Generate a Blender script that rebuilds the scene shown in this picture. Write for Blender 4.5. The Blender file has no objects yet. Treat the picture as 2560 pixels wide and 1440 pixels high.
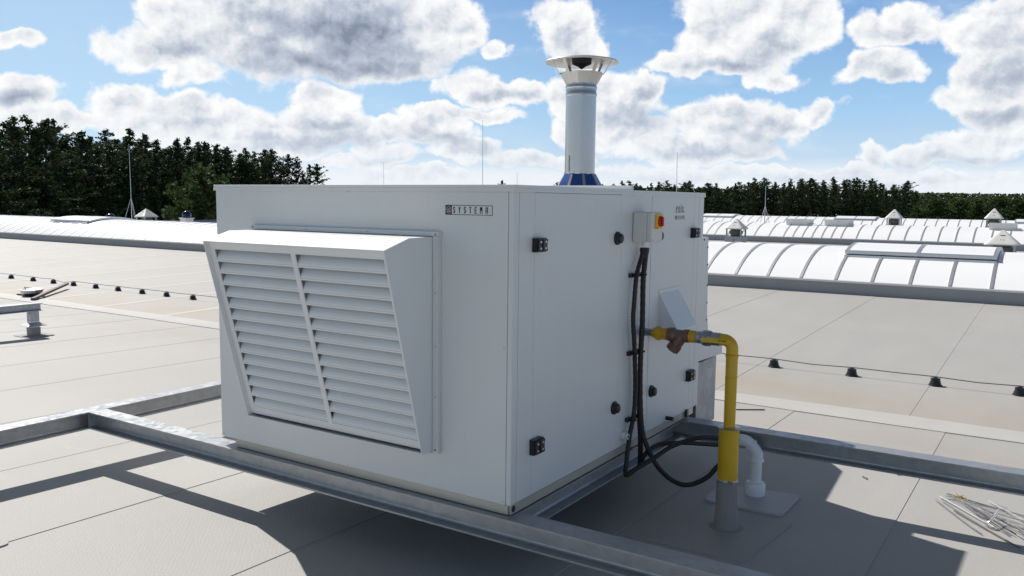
import bpy, bmesh, math, random
from mathutils import Vector, Matrix
random.seed(7)
R_ = math.radians
scene = bpy.context.scene
COL = scene.collection

# ------------------------------------------------------------------ camera
CAM = Vector((1.6722, -2.5796, 1.1927))
F = 2098.58
CR = ((0.83796, 0.54562, 0.011025), (0.065747, -0.080877, -0.994553), (-0.541756, 0.834121, -0.103644))
cd = bpy.data.cameras.new('camera'); cam = bpy.data.objects.new('camera', cd); COL.objects.link(cam)
cd.sensor_width = 36; cd.lens = F / 2560 * 36; cd.clip_start = 0.05; cd.clip_end = 6000
m = Matrix.Identity(4)
for i in range(3):
    m[i][0] = CR[0][i]; m[i][1] = -CR[1][i]; m[i][2] = -CR[2][i]; m[i][3] = CAM[i]
cam.matrix_world = m
scene.camera = cam

# ------------------------------------------------------------------ view, sun, sky
scene.view_settings.view_transform = 'Standard'
scene.view_settings.look = 'None'
scene.view_settings.gamma = 1
scene.view_settings.exposure = 0.0
scene.cycles.max_bounces = 6
SUNV = Vector((-0.90, 0.28, 1.0)).normalized()
sd = bpy.data.lights.new('sun', 'SUN'); sun = bpy.data.objects.new('sun', sd); COL.objects.link(sun)
sd.energy = 5.0; sd.angle = R_(0.53); sd.color = (1.0, 0.955, 0.89)
sun.location = (-20, 10, 30); sun.rotation_euler = SUNV.to_track_quat('Z', 'Y').to_euler()

YAW = 0.57602
def px_ray(x, y):
    q = ((x - 1280) / F, (y - 720) / F, 1.0)
    return Vector([CR[0][i] * q[0] + CR[1][i] * q[1] + CR[2][i] * q[2] for i in range(3)]).normalized()
def px_ae(x, y):
    d = px_ray(x, y)
    return math.atan2(d.x * math.cos(YAW) + d.y * math.sin(YAW), -d.x * math.sin(YAW) + d.y * math.cos(YAW)), math.asin(d.z)

class NT:
    """small helper for writing node trees"""
    def __init__(s, tree): s.t = tree; s.n = tree.nodes; s.l = tree.links
    def new(s, typ, **kw):
        n = s.n.new(typ)
        for k, v in kw.items(): setattr(n, k, v)
        return n
    def put(s, sock, v):
        if hasattr(v, 'is_output') or isinstance(v, bpy.types.NodeSocket): s.l.new(v, sock)
        else: sock.default_value = v
    def math(s, op, a, b=None, c=None, clamp=False):
        n = s.new('ShaderNodeMath', operation=op, use_clamp=clamp)
        s.put(n.inputs[0], a)
        if b is not None: s.put(n.inputs[1], b)
        if c is not None: s.put(n.inputs[2], c)
        return n.outputs[0]
    def vec(s, op, a, b=None, scale=None):
        n = s.new('ShaderNodeVectorMath', operation=op)
        s.put(n.inputs[0], a)
        if b is not None: s.put(n.inputs[1], b)
        if scale is not None: s.put(n.inputs[3], scale)
        return n.outputs['Value'] if op in ('LENGTH', 'DOT_PRODUCT', 'DISTANCE') else n.outputs['Vector']
    def smooth(s, v, a, b, lo=0.0, hi=1.0):
        n = s.new('ShaderNodeMapRange', interpolation_type='SMOOTHSTEP')
        s.put(n.inputs[0], v); n.inputs[1].default_value = a; n.inputs[2].default_value = b
        n.inputs[3].default_value = lo; n.inputs[4].default_value = hi
        return n.outputs[0]
    def noise(s, vec, scale, detail=4, rough=0.55, dist=0.0, color=False, **kw):
        n = s.new('ShaderNodeTexNoise', **kw)
        s.put(n.inputs['Vector'], vec); n.inputs['Scale'].default_value = scale
        n.inputs['Detail'].default_value = detail; n.inputs['Roughness'].default_value = rough
        n.inputs['Distortion'].default_value = dist
        return n.outputs['Color' if color else 'Fac']
    def mix(s, f, a, b, mode='MIX'):
        n = s.new('ShaderNodeMix', data_type='RGBA', blend_type=mode)
        s.put(n.inputs[0], f); s.put(n.inputs[6], a); s.put(n.inputs[7], b)
        return n.outputs[2]

world = bpy.data.worlds.new('World'); scene.world = world; world.use_nodes = True
wt = NT(world.node_tree); world.node_tree.nodes.clear()
tc = wt.new('ShaderNodeTexCoord')
dirv = wt.vec('NORMALIZE', tc.outputs['Generated'])
hx = wt.vec('DOT_PRODUCT', dirv, (math.cos(YAW), math.sin(YAW), 0))
hy = wt.vec('DOT_PRODUCT', dirv, (-math.sin(YAW), math.cos(YAW), 0))
sep = wt.new('ShaderNodeSeparateXYZ'); wt.put(sep.inputs[0], dirv)
az = wt.math('ARCTAN2', hx, hy); el = wt.math('ARCSINE', sep.outputs[2])
comb = wt.new('ShaderNodeCombineXYZ'); wt.put(comb.inputs[0], az); wt.put(comb.inputs[1], el)
Q0 = comb.outputs[0]
# cumulus clouds: centre and half size (as seen by az / el), strength
CL = [(420, 125, 150, 55, .9), (480, 60, 110, 70, 1), (700, 60, 260, 135, 1.1), (900, 90, 260, 130, 1.2), (1110, 50, 120, 95, 1), (560, -70, 300, 90, 1), (900, -80, 320, 110, 1), (900, 160, 230, 55, 1), (500, 190, 70, 26, .6), (420, 185, 40, 30, .5),
      (1400, 65, 95, 80, 1), (1455, 140, 95, 70, 1), (1238, 108, 50, 32, .8), (1180, 225, 95, 52, 1), (1270, 235, 90, 35, .8), (1400, 235, 80, 60, .8), (1560, 250, 130, 80, 1.1), (1620, 230, 80, 55, 1), (1480, 300, 110, 60, .9),
      (1820, 60, 150, 105, 1.1), (1980, 60, 110, 90, 1), (1740, 145, 115, 48, 1), (1850, 150, 150, 45, .9), (1950, 190, 80, 32, .8), (1880, -60, 200, 80, 1),
      (2250, 65, 105, 58, 1), (2200, 175, 85, 44, .9), (2470, 60, 110, 60, 1), (2550, 40, 80, 95, 1), (2500, 180, 100, 90, 1.1), (2440, 250, 95, 45, 1), (2550, 300, 110, 60, 1), (2400, 235, 45, 30, .7),
      (1830, 310, 150, 60, 1.1), (1930, 300, 100, 52, 1), (2055, 275, 55, 34, .8), (1560, 340, 150, 40, .8), (1740, 380, 220, 36, .9), (2185, 385, 45, 34, .9), (2380, 385, 150, 28, .8), (2480, 350, 130, 40, .9),
      (50, 225, 85, 46, 1), (20, 90, 75, 24, .8), (60, 290, 130, 32, .9), (310, 260, 90, 50, 1), (460, 270, 110, 38, .9), (560, 300, 140, 50, 1), (800, 250, 105, 45, 1), (790, 310, 130, 60, 1.1), (660, 320, 100, 50, .9), (170, 310, 90, 30, .8), (400, 320, 130, 50, .9), (900, 340, 80, 50, .9),
      (1130, 290, 140, 24, .8), (1200, 290, 110, 24, .8), (1090, 330, 130, 45, 1), (980, 330, 60, 30, .9), (1170, 375, 110, 35, .9), (960, 385, 130, 28, .8), (1340, 395, 160, 26, .7), (2050, 425, 300, 16, .7), (2300, 445, 260, 16, .7), (1700, 430, 260, 18, .6), (640, 375, 200, 35, .8), (1000, 430, 260, 18, .7), (880, 410, 120, 22, .7)]
# grey-blue undersides and cores
DK = [(880, 90, 170, 100, 1), (800, 165, 300, 42, 1), (1000, 150, 170, 45, .8), (430, 135, 120, 26, .6), (560, 120, 110, 40, .35), (700, 60, 170, 110, .5), (60, 240, 80, 20, .7),
      (1410, 120, 80, 50, .35), (1250, 245, 110, 16, .6), (1640, 255, 60, 30, .5), (1600, 315, 110, 42, .8), (1930, 110, 60, 40, .7), (1830, 165, 150, 22, .55), (2260, 95, 90, 22, .35), (2230, 195, 70, 18, .35),
      (2530, 200, 60, 60, .5), (2480, 285, 120, 22, .6), (2530, 90, 60, 40, .4), (1900, 350, 110, 34, .7), (1780, 390, 180, 18, .55), (1950, 330, 60, 40, .5), (770, 355, 150, 26, .8), (800, 315, 90, 20, .5), (480, 305, 60, 26, .5),
      (1110, 355, 150, 20, .5), (1220, 370, 60, 30, .5), (960, 400, 120, 12, .5), (1340, 410, 160, 14, .5), (2400, 405, 240, 14, .5), (2050, 440, 300, 12, .5), (1700, 445, 240, 12, .5), (2200, 400, 30, 18, .4), (2050, 290, 40, 14, .3)]
def ellipses(Qw, table, k):
    f = None
    for (x, y, w, h, s) in table:
        a, e = px_ae(x, y)
        n = wt.new('ShaderNodeVectorMath', operation='MULTIPLY_ADD')
        wt.put(n.inputs[0], Qw); n.inputs[1].default_value = (F / w * k, F / h * k, 0); n.inputs[2].default_value = (-a * F / w * k, -e * F / h * k, 0)
        v = wt.math('MULTIPLY_ADD', wt.vec('LENGTH', n.outputs[0]), -s, s)
        f = v if f is None else wt.math('MAXIMUM', f, v)
    return f
w1 = wt.noise(Q0, 12, 2, .55, color=True, noise_dimensions='2D'); w2 = wt.noise(Q0, 44, 4, .6, color=True, noise_dimensions='2D')
Qa = wt.vec('ADD', Q0, wt.vec('MULTIPLY', wt.vec('SUBTRACT', w1, (.5, .5, .5)), (.060, .040, 0)))
Qb = wt.vec('ADD', Qa, wt.vec('MULTIPLY', wt.vec('SUBTRACT', w2, (.5, .5, .5)), (.020, .015, 0)))
broad = ellipses(Qb, CL, 1.08)
dark = wt.math('MAXIMUM', ellipses(wt.vec('ADD', Qa, wt.vec('MULTIPLY', wt.vec('SUBTRACT', w2, (.5, .5, .5)), (.015, .011, 0))), DK, .80), 0)
def puffs(Q):
    v = wt.new('ShaderNodeTexVoronoi', feature='F1', voronoi_dimensions='2D'); wt.put(v.inputs['Vector'], wt.vec('MULTIPLY', Q, (1, 1.15, 1)))
    v.inputs['Scale'].default_value = 27; v.inputs['Detail'].default_value = 3.4; v.inputs['Roughness'].default_value = .5; v.inputs['Lacunarity'].default_value = 2.3
    v.normalize = True
    return wt.math('ADD', wt.math('MULTIPLY', v.outputs['Distance'], -1.0), wt.math('MULTIPLY', wt.noise(Q, 26, 5, .56, noise_dimensions='2D'), .75))
Qp = wt.vec('ADD', Q0, wt.vec('MULTIPLY', wt.vec('SUBTRACT', w2, (.5, .5, .5)), (.012, .010, 0)))
pa_, pb_ = puffs(Qp), puffs(wt.vec('ADD', Qp, (-.0050, .0085, 0)))
fa = wt.math('ADD', broad, wt.math('MULTIPLY_ADD', pa_, .50, .015))
mp = wt.vec('MULTIPLY', dirv, (1, 1, 2.6))
gen = wt.noise(mp, 2.6, 8, .6)
out = wt.math('MAXIMUM', wt.smooth(wt.math('ABSOLUTE', az), .58, .75), wt.smooth(el, .24, .34))
gfield = wt.math('MULTIPLY_ADD', gen, 3.6, -2.32)
mf = wt.new('ShaderNodeMix', data_type='FLOAT'); wt.put(mf.inputs[0], out); wt.put(mf.inputs[2], fa); wt.put(mf.inputs[3], gfield)
field = wt.math('MAXIMUM', mf.outputs[0], wt.smooth(el, .075, .008, -.12, .24))
mask = wt.smooth(field, -.06, .22)
thin = wt.smooth(wt.noise(wt.vec('MULTIPLY', Q0, (1, 3.2, 1)), 7, 6, .6), .50, .80, 0, .35)
relief = wt.math('MULTIPLY', wt.math('SUBTRACT', pb_, pa_), wt.smooth(field, .0, .35))
shade = wt.math('ADD', wt.math('MULTIPLY', dark, .72), wt.math('MULTIPLY_ADD', relief, .85, .0))
shade = wt.math('ADD', shade, wt.smooth(field, .04, .7, .0, .24), clamp=True)
ramp = wt.new('ShaderNodeValToRGB'); wt.put(ramp.inputs[0], shade)
cr = ramp.color_ramp
cr.elements[0].position = 0; cr.elements[0].color = (1.0, 1.0, 1.0, 1)
cr.elements[1].position = 1; cr.elements[1].color = (.24, .29, .38, 1)
e = cr.elements.new(.22); e.color = (.85, .87, .90, 1)
e = cr.elements.new(.55); e.color = (.52, .58, .68, 1)
sky = wt.new('ShaderNodeTexSky', sky_type='NISHITA')
sky.sun_disc = False; sky.sun_elevation = math.asin(SUNV.z); sky.sun_rotation = math.atan2(SUNV.x, SUNV.y)
sky.air_density = 1.0; sky.dust_density = 0.5; sky.ozone_density = 2.0
SKYK = .05
skyc = wt.vec('SCALE', sky.outputs[0], scale=SKYK)
low = wt.new('ShaderNodeValToRGB'); wt.put(low.inputs[0], wt.math('MULTIPLY', el, 4.0, clamp=True))
lr = low.color_ramp; lr.elements[0].position = 0; lr.elements[0].color = (.74, .86, .95, 1); lr.elements[1].position = 1; lr.elements[1].color = (.155, .35, .73, 1)
e = lr.elements.new(.14); e.color = (.64, .80, .95, 1)
e = lr.elements.new(.42); e.color = (.40, .66, .95, 1)
lowc = wt.mix(wt.smooth(az, .25, -.5, 0, .62), low.outputs[0], (.62, .85, 1.06, 1))
skyc = wt.mix(.42, skyc, (.13, .135, .142, 1))
skyc = wt.mix(wt.smooth(el, .42, .24, 0, .9), skyc, lowc)
skyc = wt.mix(thin, skyc, (.84, .92, 1.0, 1))
cl = wt.mix(wt.smooth(el, .11, .0, 0, .6), ramp.outputs[0], (.76, .84, .93, 1))
final = wt.mix(mask, skyc, cl)
bg = wt.new('ShaderNodeBackground'); wt.put(bg.inputs[0], final); bg.inputs[1].default_value = 1.0
wo = wt.new('ShaderNodeOutputWorld'); wt.l.new(bg.outputs[0], wo.inputs[0])
world.cycles.sampling_method = 'NONE'

# ------------------------------------------------------------------ materials
def mat(name):
    m = bpy.data.materials.new(name); m.use_nodes = True
    t = NT(m.node_tree); b = m.node_tree.nodes['Principled BSDF']
    return m, t, b
def obj_co(t): return t.new('ShaderNodeTexCoord').outputs['Object']
def bump(t, b, h, strength=.3, dist=.002):
    n = t.new('ShaderNodeBump'); t.put(n.inputs['Height'], h); n.inputs['Strength'].default_value = strength
    n.inputs['Distance'].default_value = dist; t.l.new(n.outputs[0], b.inputs['Normal'])
def simple(name, col, rough=.5, metal=0.0, var=.06, scale=9, bmp=0, bscale=200, bdist=.001, spec=.5):
    m, t, b = mat(name)
    co = obj_co(t)
    n = t.noise(co, scale, 4, .6)
    f = t.math('MULTIPLY_ADD', n, var * 2, 1 - var)
    c = t.vec('SCALE', tuple(col), scale=f)
    t.put(b.inputs['Base Color'], c)
    t.put(b.inputs['Roughness'], t.math('MULTIPLY_ADD', n, .16, rough - .08))
    b.inputs['Metallic'].default_value = metal
    b.inputs['Specular IOR Level'].default_value = spec
    if bmp: bump(t, b, t.noise(co, bscale, 3, .6), bmp, bdist)
    return m

def paint_mat():
    m, t, b = mat('white_enamel')
    co = obj_co(t)
    streak = t.noise(t.vec('MULTIPLY', co, (38, 38, 1.3)), 1, 4, .6)
    big = t.noise(co, 2.2, 3, .5)
    f = t.math('ADD', t.math('MULTIPLY_ADD', streak, .045, .968), t.math('MULTIPLY_ADD', big, .06, -.03))
    t.put(b.inputs['Base Color'], t.vec('SCALE', (.735, .74, .728), scale=f))
    t.put(b.inputs['Roughness'], t.math('MULTIPLY_ADD', big, .15, .32))
    bump(t, b, t.math('MULTIPLY_ADD', t.noise(co, 420, 2, .5), .02, t.noise(co, 1.7, 2, .5)), .5, .03)
    return m
M_WHITE = paint_mat()
def hood_mat():
    m, t, b = mat('white_hood_enamel')
    co = obj_co(t)
    big = t.noise(co, 4, 4, .6)
    dirt = t.smooth(t.noise(co, 95, 3, .7), .54, .66)
    spots = t.smooth(t.noise(co, 190, 2, .6), .63, .70)
    sepn = t.new('ShaderNodeSeparateXYZ'); t.put(sepn.inputs[0], t.new('ShaderNodeNewGeometry').outputs['Normal'])
    up = t.smooth(sepn.outputs[2], .6, .9)
    base = t.vec('SCALE', (.80, .805, .79), scale=t.math('MULTIPLY_ADD', big, .08, .96))
    t.put(b.inputs['Base Color'], t.mix(t.math('MULTIPLY', t.math('MAXIMUM', dirt, spots), t.math('MULTIPLY', up, .5)), base, (.33, .31, .27, 1)))
    b.inputs['Roughness'].default_value = .4
    bump(t, b, t.noise(co, 300, 2, .5), .15, .0008)
    return m
M_HOOD = hood_mat()
def galv_mat(name='galvanised_steel', col=(.45, .465, .48), rough=.38, sc=38):
    m, t, b = mat(name)
    co = obj_co(t)
    v = t.new('ShaderNodeTexVoronoi'); t.put(v.inputs['Vector'], t.vec('MULTIPLY', co, (1, 1, 1))); v.inputs['Scale'].default_value = sc
    bw = t.new('ShaderNodeSeparateColor'); t.put(bw.inputs[0], v.outputs['Color'])
    n = t.noise(co, 7, 5, .65); st = t.noise(co, 60, 4, .7)
    f = t.math('ADD', t.math('MULTIPLY_ADD', bw.outputs[0], .14, .80), t.math('MULTIPLY_ADD', n, .16, -.07))
    c = t.vec('SCALE', tuple(col), scale=f)
    t.put(b.inputs['Base Color'], t.mix(t.smooth(st, .62, .78, 0, .18), c, (.62, .62, .60, 1)))
    b.inputs['Metallic'].default_value = .60
    t.put(b.inputs['Roughness'], t.math('ADD', t.math('MULTIPLY_ADD', bw.outputs[1], .14, rough - .07), t.math('MULTIPLY_ADD', n, .08, -.04)))
    bump(t, b, t.noise(co, 45, 3, .5), .16, .001)
    return m
M_GALV = galv_mat()
M_DUCT = galv_mat('duct_sheet', (.42, .44, .47), .5, 20)
M_FLUE = simple('flue_steel', (.56, .54, .52), .30, .9, .06, 14, .15, 60)
M_CAPM = simple('cap_steel', (.56, .55, .53), .40, .7, .06, 14, .1, 60)
M_ALU = simple('aluminium', (.62, .63, .65), .42, .85, .08, 20, .2, 90)
M_SKID = simple('zinc_skid', (.52, .50, .45), .45, .55, .10, 12, .15, 80)
M_BLACK = simple('black_plastic', (.012, .012, .016), .38, 0, .2, 30)
M_RUBBER = simple('black_cable', (.012, .012, .013), .5, 0, .2, 30)
M_CORE = simple('dark_gap', (.03, .03, .035), .7)
M_YELLOW = simple('yellow_paint', (.71, .43, .014), .38, 0, .10, 12, .1, 120)
M_YELLOW2 = simple('yellow_union', (.62, .34, .012), .45, 0, .16, 25, .2, 150)
M_BRONZE = simple('bronze', (.22, .14, .11), .45, .55, .18, 30, .3, 140)
M_NICKEL = simple('nickel', (.42, .42, .44), .33, .85, .18, 40, .2, 120)
M_SLEEVE = simple('grey_collar_membrane', (.30, .29, .28), .7, 0, .12, 10, .3, 200)
M_PVC = simple('white_pvc', (.84, .85, .86), .35, 0, .04, 8)
M_BOXPL = simple('switch_box_plastic', (.70, .69, .64), .45, 0, .05, 10)
M_SWY = simple('switch_yellow', (.85, .52, .01), .4)
M_SWR = simple('switch_red', (.55, .015, .015), .35)
M_INK = simple('black_ink', (.015, .015, .02), .5)
M_BLUE = simple('blue_film', (.035, .10, .33), .28, .55, .15, 18)
M_NAVY = simple('navy_gloss', (.008, .012, .045), .12, 0, .1, 10)
M_NAVYTRIM = simple('navy_coping', (.03, .05, .20), .3, .2)
M_CAP = simple('white_grp', (.72, .71, .67), .45, 0, .07, 6, .1, 60)
M_VGREY = simple('vent_grey', (.35, .36, .38), .6, 0, .1, 10)
M_VDARK = simple('vent_dark', (.09, .085, .08), .6, 0, .25, 25)
M_BROWN = simple('brown_steel', (.10, .075, .065), .6, .2, .2, 20)
M_ROD = simple('bare_rod', (.42, .42, .42), .35, .85, .15, 25)
M_RODD = simple('dull_rod', (.16, .15, .16), .5, .6, .2, 25)
M_RODW = simple('bright_rod', (.78, .79, .80), .35, .7, .08, 25)
M_STRAW = simple('dry_straw', (.55, .42, .18), .8, 0, .25, 60)
M_WIRE = simple('conductor_wire', (.22, .21, .21), .5, .6)
M_BARK = simple('pine_bark', (.11, .065, .045), .9, 0, .25, 3)
M_GROUND = simple('forest_floor', (.05, .06, .03), .95, 0, .3, .05)

def opal_mat():
    m, t, b = mat('opal_polycarbonate')
    co = obj_co(t)
    n = t.noise(t.vec('MULTIPLY', co, (1, .5, 1)), 1.1, 4, .6)
    sp = t.smooth(t.noise(co, 60, 3, .7), .68, .78, 0, .12)
    c = t.vec('SCALE', (.93, .93, .935), scale=t.math('MULTIPLY_ADD', n, .05, .975))
    t.put(b.inputs['Base Color'], t.mix(sp, c, (.5, .5, .48, 1)))
    b.inputs['Roughness'].default_value = .28
    b.inputs['Specular IOR Level'].default_value = .45
    return m
M_OPAL = opal_mat()

def membrane(name, base=(.405, .396, .380), wear_sheen=True, rough=.6):
    m, t, b = mat(name)
    co = obj_co(t)
    sepc = t.new('ShaderNodeSeparateXYZ'); t.put(sepc.inputs[0], co)
    x, y = sepc.outputs[0], sepc.outputs[1]
    big = t.noise(co, .55, 5, .6); mid = t.noise(t.vec('MULTIPLY', co, (2.2, .5, 1)), 1.6, 5, .65)
    fine = t.noise(co, 130, 2, .6)
    wn = t.new('ShaderNodeTexWhiteNoise', noise_dimensions='1D'); t.put(wn.inputs['W'], t.math('FLOOR', t.math('MULTIPLY_ADD', x, 1 / 1.03, -.07 / 1.03)))
    f = t.math('ADD', t.math('MULTIPLY_ADD', big, .22, .89), t.math('MULTIPLY_ADD', mid, .14, -.07))
    f = t.math('ADD', f, t.math('MULTIPLY_ADD', fine, .22, -.11))
    if wear_sheen: f = t.math('ADD', f, t.math('MULTIPLY', t.math('MULTIPLY_ADD', wn.outputs['Value'], .07, -.035), t.smooth(y, 4.1, 4.0)))
    c = t.vec('SCALE', tuple(base), scale=f)
    if wear_sheen:
        # ponding dirt along the gutter line, with its own ragged outline
        yy = t.math('ADD', y, t.math('MULTIPLY_ADD', t.noise(co, 1.4, 5, .65), 1.5, -.75))
        d = t.math('ABSOLUTE', t.math('SUBTRACT', yy, 4.55))
        pond = t.math('MULTIPLY', t.smooth(d, .80, .05), t.smooth(t.noise(co, .8, 3, .5), .35, .62, .6, 1))
        c = t.mix(t.math('MULTIPLY', pond, .50), c, (.385, .315, .225, 1))
        yb = t.math('ADD', y, t.math('MULTIPLY_ADD', t.noise(co, 2.3, 5, .65), .9, -.45))
        pond2 = t.smooth(t.math('ABSOLUTE', t.math('SUBTRACT', yb, 3.35)), .4, .0)
        c = t.mix(t.math('MULTIPLY', pond2, .16), c, (.38, .28, .19, 1))
        scf = t.math('MULTIPLY', t.smooth(t.noise(t.vec('MULTIPLY', co, (1.3, 6, 1)), 2.1, 5, .7), .60, .72), t.smooth(t.noise(co, .9, 2, .5), .45, .6))
        c = t.mix(t.math('MULTIPLY', scf, .22), c, (.58, .57, .55, 1))
        spk = t.smooth(t.noise(co, 7.3, 2, .5), .80, .82)
        c = t.mix(spk, c, (.12, .10, .08, 1))
    if wear_sheen:
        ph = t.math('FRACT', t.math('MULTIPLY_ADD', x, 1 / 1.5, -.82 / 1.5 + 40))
        seam_sheen = t.math('MULTIPLY', t.math('MULTIPLY', t.smooth(t.math('ABSOLUTE', t.math('SUBTRACT', ph, .94)), .045, .02), t.smooth(x, -3.5, -5.5)), t.smooth(y, 4.05, 4.3))
        c = t.mix(t.math('MULTIPLY', seam_sheen, t.smooth(mid, .3, .6, .25, .6)), c, (.62, .60, .56, 1))  # sheen of the far-left seam welds, painted into the colour as a paler band
    t.put(b.inputs['Base Color'], c)
    t.put(b.inputs['Roughness'], t.math('MULTIPLY_ADD', mid, .2, rough - .1))
    b.inputs['Specular IOR Level'].default_value = .4
    # woven emboss of the sheet
    w = t.new('ShaderNodeTexWave', wave_type='BANDS', bands_direction='DIAGONAL'); t.put(w.inputs['Vector'], co)
    w.inputs['Scale'].default_value = 26; w.inputs['Distortion'].default_value = 3; w.inputs['Detail'].default_value = 2; w.inputs['Detail Scale'].default_value = 4
    hgt = t.math('ADD', t.math('MULTIPLY', w.outputs['Fac'], .10), fine)
    bump(t, b, hgt, .55, .0028)
    return m
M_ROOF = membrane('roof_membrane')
M_STRIP = membrane('gutter_strip_membrane', (.50, .485, .46), False, .5)
M_KERB = membrane('kerb_membrane', (.30, .30, .31), False, .6)
M_PLAIN = membrane('plain_patch_membrane', (.385, .376, .36), False)
M_PATCH = membrane('patch_membrane', (.50, .50, .51), False, .55)

def leaf_mat(name, c1, c2):
    m, t, b = mat(name)
    oi = t.new('ShaderNodeObjectInfo').outputs['Random']
    n = t.noise(obj_co(t), .55, 3, .6)
    n2 = t.noise(obj_co(t), 3.1, 2, .6)
    c = t.mix(t.smooth(n2, .3, .7), c1 + (1,), c2 + (1,))
    c = t.vec('SCALE', c, scale=t.math('ADD', t.math('MULTIPLY_ADD', oi, .5, .55), t.math('MULTIPLY', n, .4)))
    t.put(b.inputs['Base Color'], c); b.inputs['Roughness'].default_value = .75
    b.inputs['Specular IOR Level'].default_value = .15
    tr = t.new('ShaderNodeBsdfTranslucent'); t.put(tr.inputs[0], c)
    mx = t.new('ShaderNodeMixShader'); mx.inputs[0].default_value = .22
    t.l.new(b.outputs[0], mx.inputs[1]); t.l.new(tr.outputs[0], mx.inputs[2])
    t.l.new(mx.outputs[0], m.node_tree.nodes['Material Output'].inputs[0])
    return m
M_NEEDLE = leaf_mat('pine_needles', (.030, .052, .022), (.058, .088, .034))
M_LEAF = leaf_mat('broad_leaves', (.040, .068, .02), (.085, .125, .04))

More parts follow.
